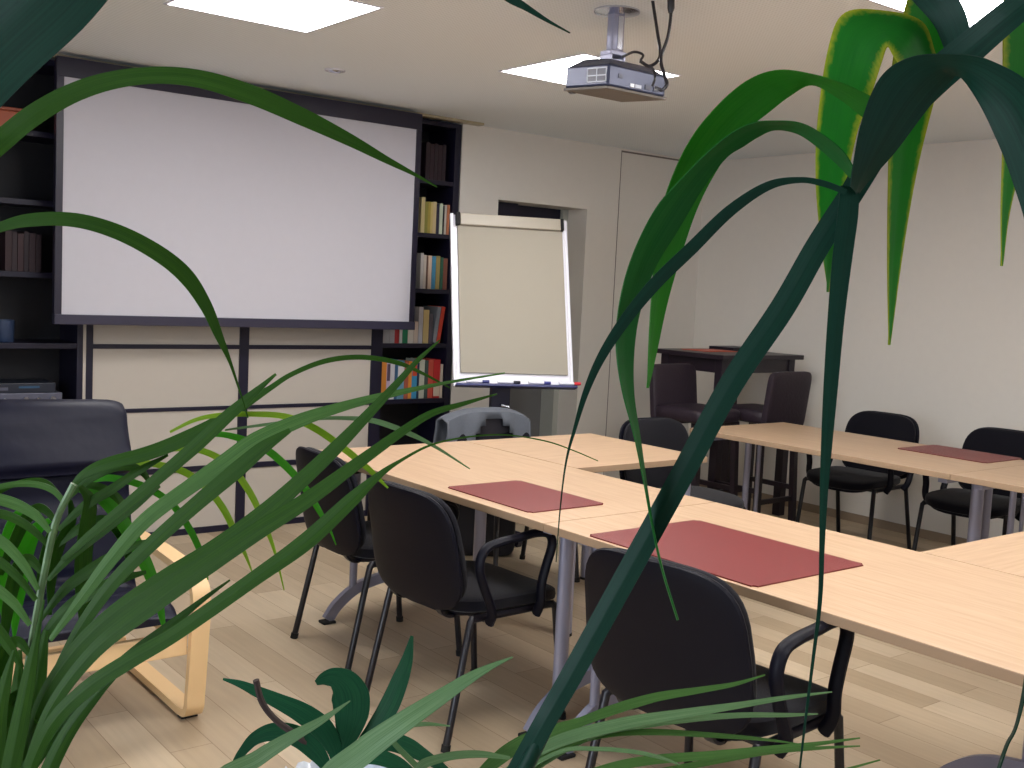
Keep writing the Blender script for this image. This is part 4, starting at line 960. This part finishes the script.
leaf(t, b, [(-320, 320, 20, .70), (-200, 220, 60, .66), (-100, 140, 84, .62), (-20, 50, 96, .58), (45, -12, 98, .56), (120, -90, 90, .54), (230, -160, 70, .54), (340, -160, 50, .56), (430, -90, 30, .58), (480, -34, 16, .60), (505, -6, 10, .61), (527, 8, 6, .61), (548, 21, 3, .61), (570, 33, 1, .61)], L_dark, tilt=14, fold=0.15)

# --- P3: orchid
t, b = plant('orchid', 'small orchid with broad curled leaves at the bottom of the photo', 'plant', (0.607, 1.05, ZS))
pot(t, 0.062, 0.165, M_wrap)
bm = bm_new()
n = 40
for j, (rr, zz) in enumerate(((0.066, 0.11), (0.078, 0.185))):
    pass
ra = [bm.verts.new((0.067*math.cos(2*PI*k/n), 0.067*math.sin(2*PI*k/n), 0.08)) for k in range(n)]
rb = [bm.verts.new(((0.072+0.006*math.sin(7*k))*math.cos(2*PI*k/n), (0.072+0.006*math.cos(5*k))*math.sin(2*PI*k/n), 0.182+0.008*math.sin(k*2.3))) for k in range(n)]
for k in range(n): bm.faces.new((ra[k], ra[(k+1) % n], rb[(k+1) % n], rb[k]))
o = link('crinkled_wrap', bm, M_wrap, t, True); md = o.modifiers.new('thickness', 'SOLIDIFY'); md.thickness = 0.001
O = lambda pts, d=1.22, tilt=15, fold=0.12, m=L_orchid: leaf(t, b, pts, m, depth=d, tilt=tilt, fold=fold)
O([(338, 768, 8), (343, 748, 14), (348, 730, 26), (351, 712, 36), (350, 696, 38), (344, 684, 30), (334, 678, 20), (324, 679, 13), (316, 683, 5)])
O([(350, 768, 8), (362, 746, 14), (376, 728, 19), (390, 704, 20), (400, 680, 17), (407, 660, 12), (412, 636, 3)])
O([(338, 770, 8), (334, 748, 16), (322, 728, 22), (302, 713, 20), (280, 702, 15), (258, 692, 11), (240, 684, 7), (223, 679, 2)])
O([(330, 772, 8), (316, 752, 18), (296, 736, 20), (274, 732, 18), (256, 738, 13), (244, 750, 9), (236, 762, 7), (233, 770, 3)], 1.18)
O([(345, 775, 8), (362, 755, 14), (384, 742, 18), (406, 746, 18), (426, 757, 12), (445, 770, 8), (458, 782, 2)], 1.20)
O([(342, 775, 8), (350, 762, 12), (372, 756, 16), (398, 764, 14), (420, 778, 4)], 1.17)
bm = bm_new(); tube(bm, [at(256, 680, 1.16)-b, at(262, 702, 1.165)-b, at(276, 720, 1.17)-b, at(300, 738, 1.18)-b, at(322, 756, 1.19)-b, at(336, 775, 1.20)-b], 0.0036, 8, 6, Vector((1, 0, 0))); link('cut_stalk', bm, M_twig, t, True)

# --- P4: grassy plant
t, b = plant('spider_plant', 'plant with thin pale grassy leaves along the bottom edge', 'plant', (0.664, 0.875, ZS))
pot(t, 0.075, 0.195)
Gf = lambda pts, m=L_pale, d=1.1, tilt=24, fold=0.3: leaf(t, b, pts, m, depth=d, tilt=tilt, fold=fold)
Gf([(455, 815, 8, 1.12), (380, 800, 16, 1.05), (330, 782, 24, 1.0), (362, 752, 26, .98), (400, 724, 21, .97), (436, 700, 16, .97), (468, 679, 11, .97), (490, 667, 6, .97), (513, 657, 1, .97)], L_pale, fold=0.2)
Gf([(455, 815, 6, 1.12), (360, 815, 12, 1.05), (225, 785, 16, 1.0), (258, 758, 16, 1.0), (290, 738, 12, 1.0), (322, 720, 7, 1.0), (350, 701, 1, 1.0)], L_pale, fold=0.2)
Gf([(470, 815, 5), (500, 780, 7), (545, 740, 8), (600, 714, 9), (652, 698, 9), (700, 690, 6), (735, 684, 4), (765, 675, 1)], L_soft, 1.08)
Gf([(472, 815, 5), (510, 770, 9), (556, 742, 12), (620, 724, 12), (687, 713, 9), (740, 705, 6), (790, 697, 4), (832, 692, 1)], L_pale, 1.06)
Gf([(474, 815, 5), (540, 765, 6), (597, 734, 6), (652, 724, 6), (700, 718, 6), (745, 715, 5), (785, 715, 4), (818, 714, 1)], L_pale, 1.1)
Gf([(476, 818, 5), (520, 775, 6), (560, 748, 7), (602, 735, 6), (652, 732, 6), (710, 735, 5), (760, 739, 3), (798, 744, 1)], L_soft, 1.1)
Gf([(478, 820, 4), (520, 775, 4), (562, 751, 4), (600, 749, 4), (635, 752, 4), (662, 758, 3), (680, 765, 1)], L_pale, 1.04)
Gf([(484, 822, 5), (545, 792, 7), (602, 770, 9), (650, 760, 9), (712, 755, 8), (768, 749, 6), (815, 744, 4), (860, 738, 1)], L_soft, 1.05)
Gf([(486, 825, 5), (560, 796, 6), (640, 776, 6), (710, 762, 6), (768, 752, 5), (820, 748, 3), (860, 746, 1)], L_soft, 1.08)
Gf([(490, 828, 5), (620, 812, 7), (740, 790, 6), (830, 773, 3), (880, 760, 1)], L_soft, 1.0)
Gf([(468, 820, 5), (478, 780, 10), (500, 757, 14), (524, 742, 15), (550, 732, 13), (580, 722, 9), (620, 710, 5), (660, 700, 1)], L_soft, 1.07)
Gf([(466, 820, 5), (440, 790, 8), (420, 768, 10), (445, 757, 8), (478, 754, 7), (510, 758, 3)], L_pale, 1.05)
Gf([(462, 820, 5), (430, 780, 6), (392, 740, 5), (400, 728, 4.5), (425, 724, 4), (450, 726, 1)], L_pale, 1.12)

# ------------------------------------------------------------------ daylight fill added outside the unseen windows, world
def area(name, loc, rot, sx, sy, power, col):
    l = bpy.data.lights.new(name, 'AREA'); l.shape = 'RECTANGLE'; l.size = sx; l.size_y = sy; l.energy = power; l.color = col
    o = bpy.data.objects.new(name, l); C.objects.link(o); o.location = loc; o.rotation_euler = rot
    o['kind'] = 'helper'
area('fill_light_front', (1.9, Y0-0.3, 1.6), (PI/2, 0, 0), 2.9, 1.25, 4, (0.80, 0.88, 1.0))
area('fill_light_left', (X0-0.3, 1.2, 1.6), (PI/2, 0, -PI/2), 1.9, 1.25, 55, (0.80, 0.88, 1.0))
w = bpy.data.worlds.new('world'); S.world = w; w.use_nodes = True
w.node_tree.nodes['Background'].inputs[0].default_value = (0.6, 0.72, 0.9, 1); w.node_tree.nodes['Background'].inputs[1].default_value = 0.6

vs_ = S.view_settings
vs_.view_transform = 'Standard'; vs_.look = 'None'; vs_.gamma = 1; vs_.use_curve_mapping = False
vs_.exposure = 0.88
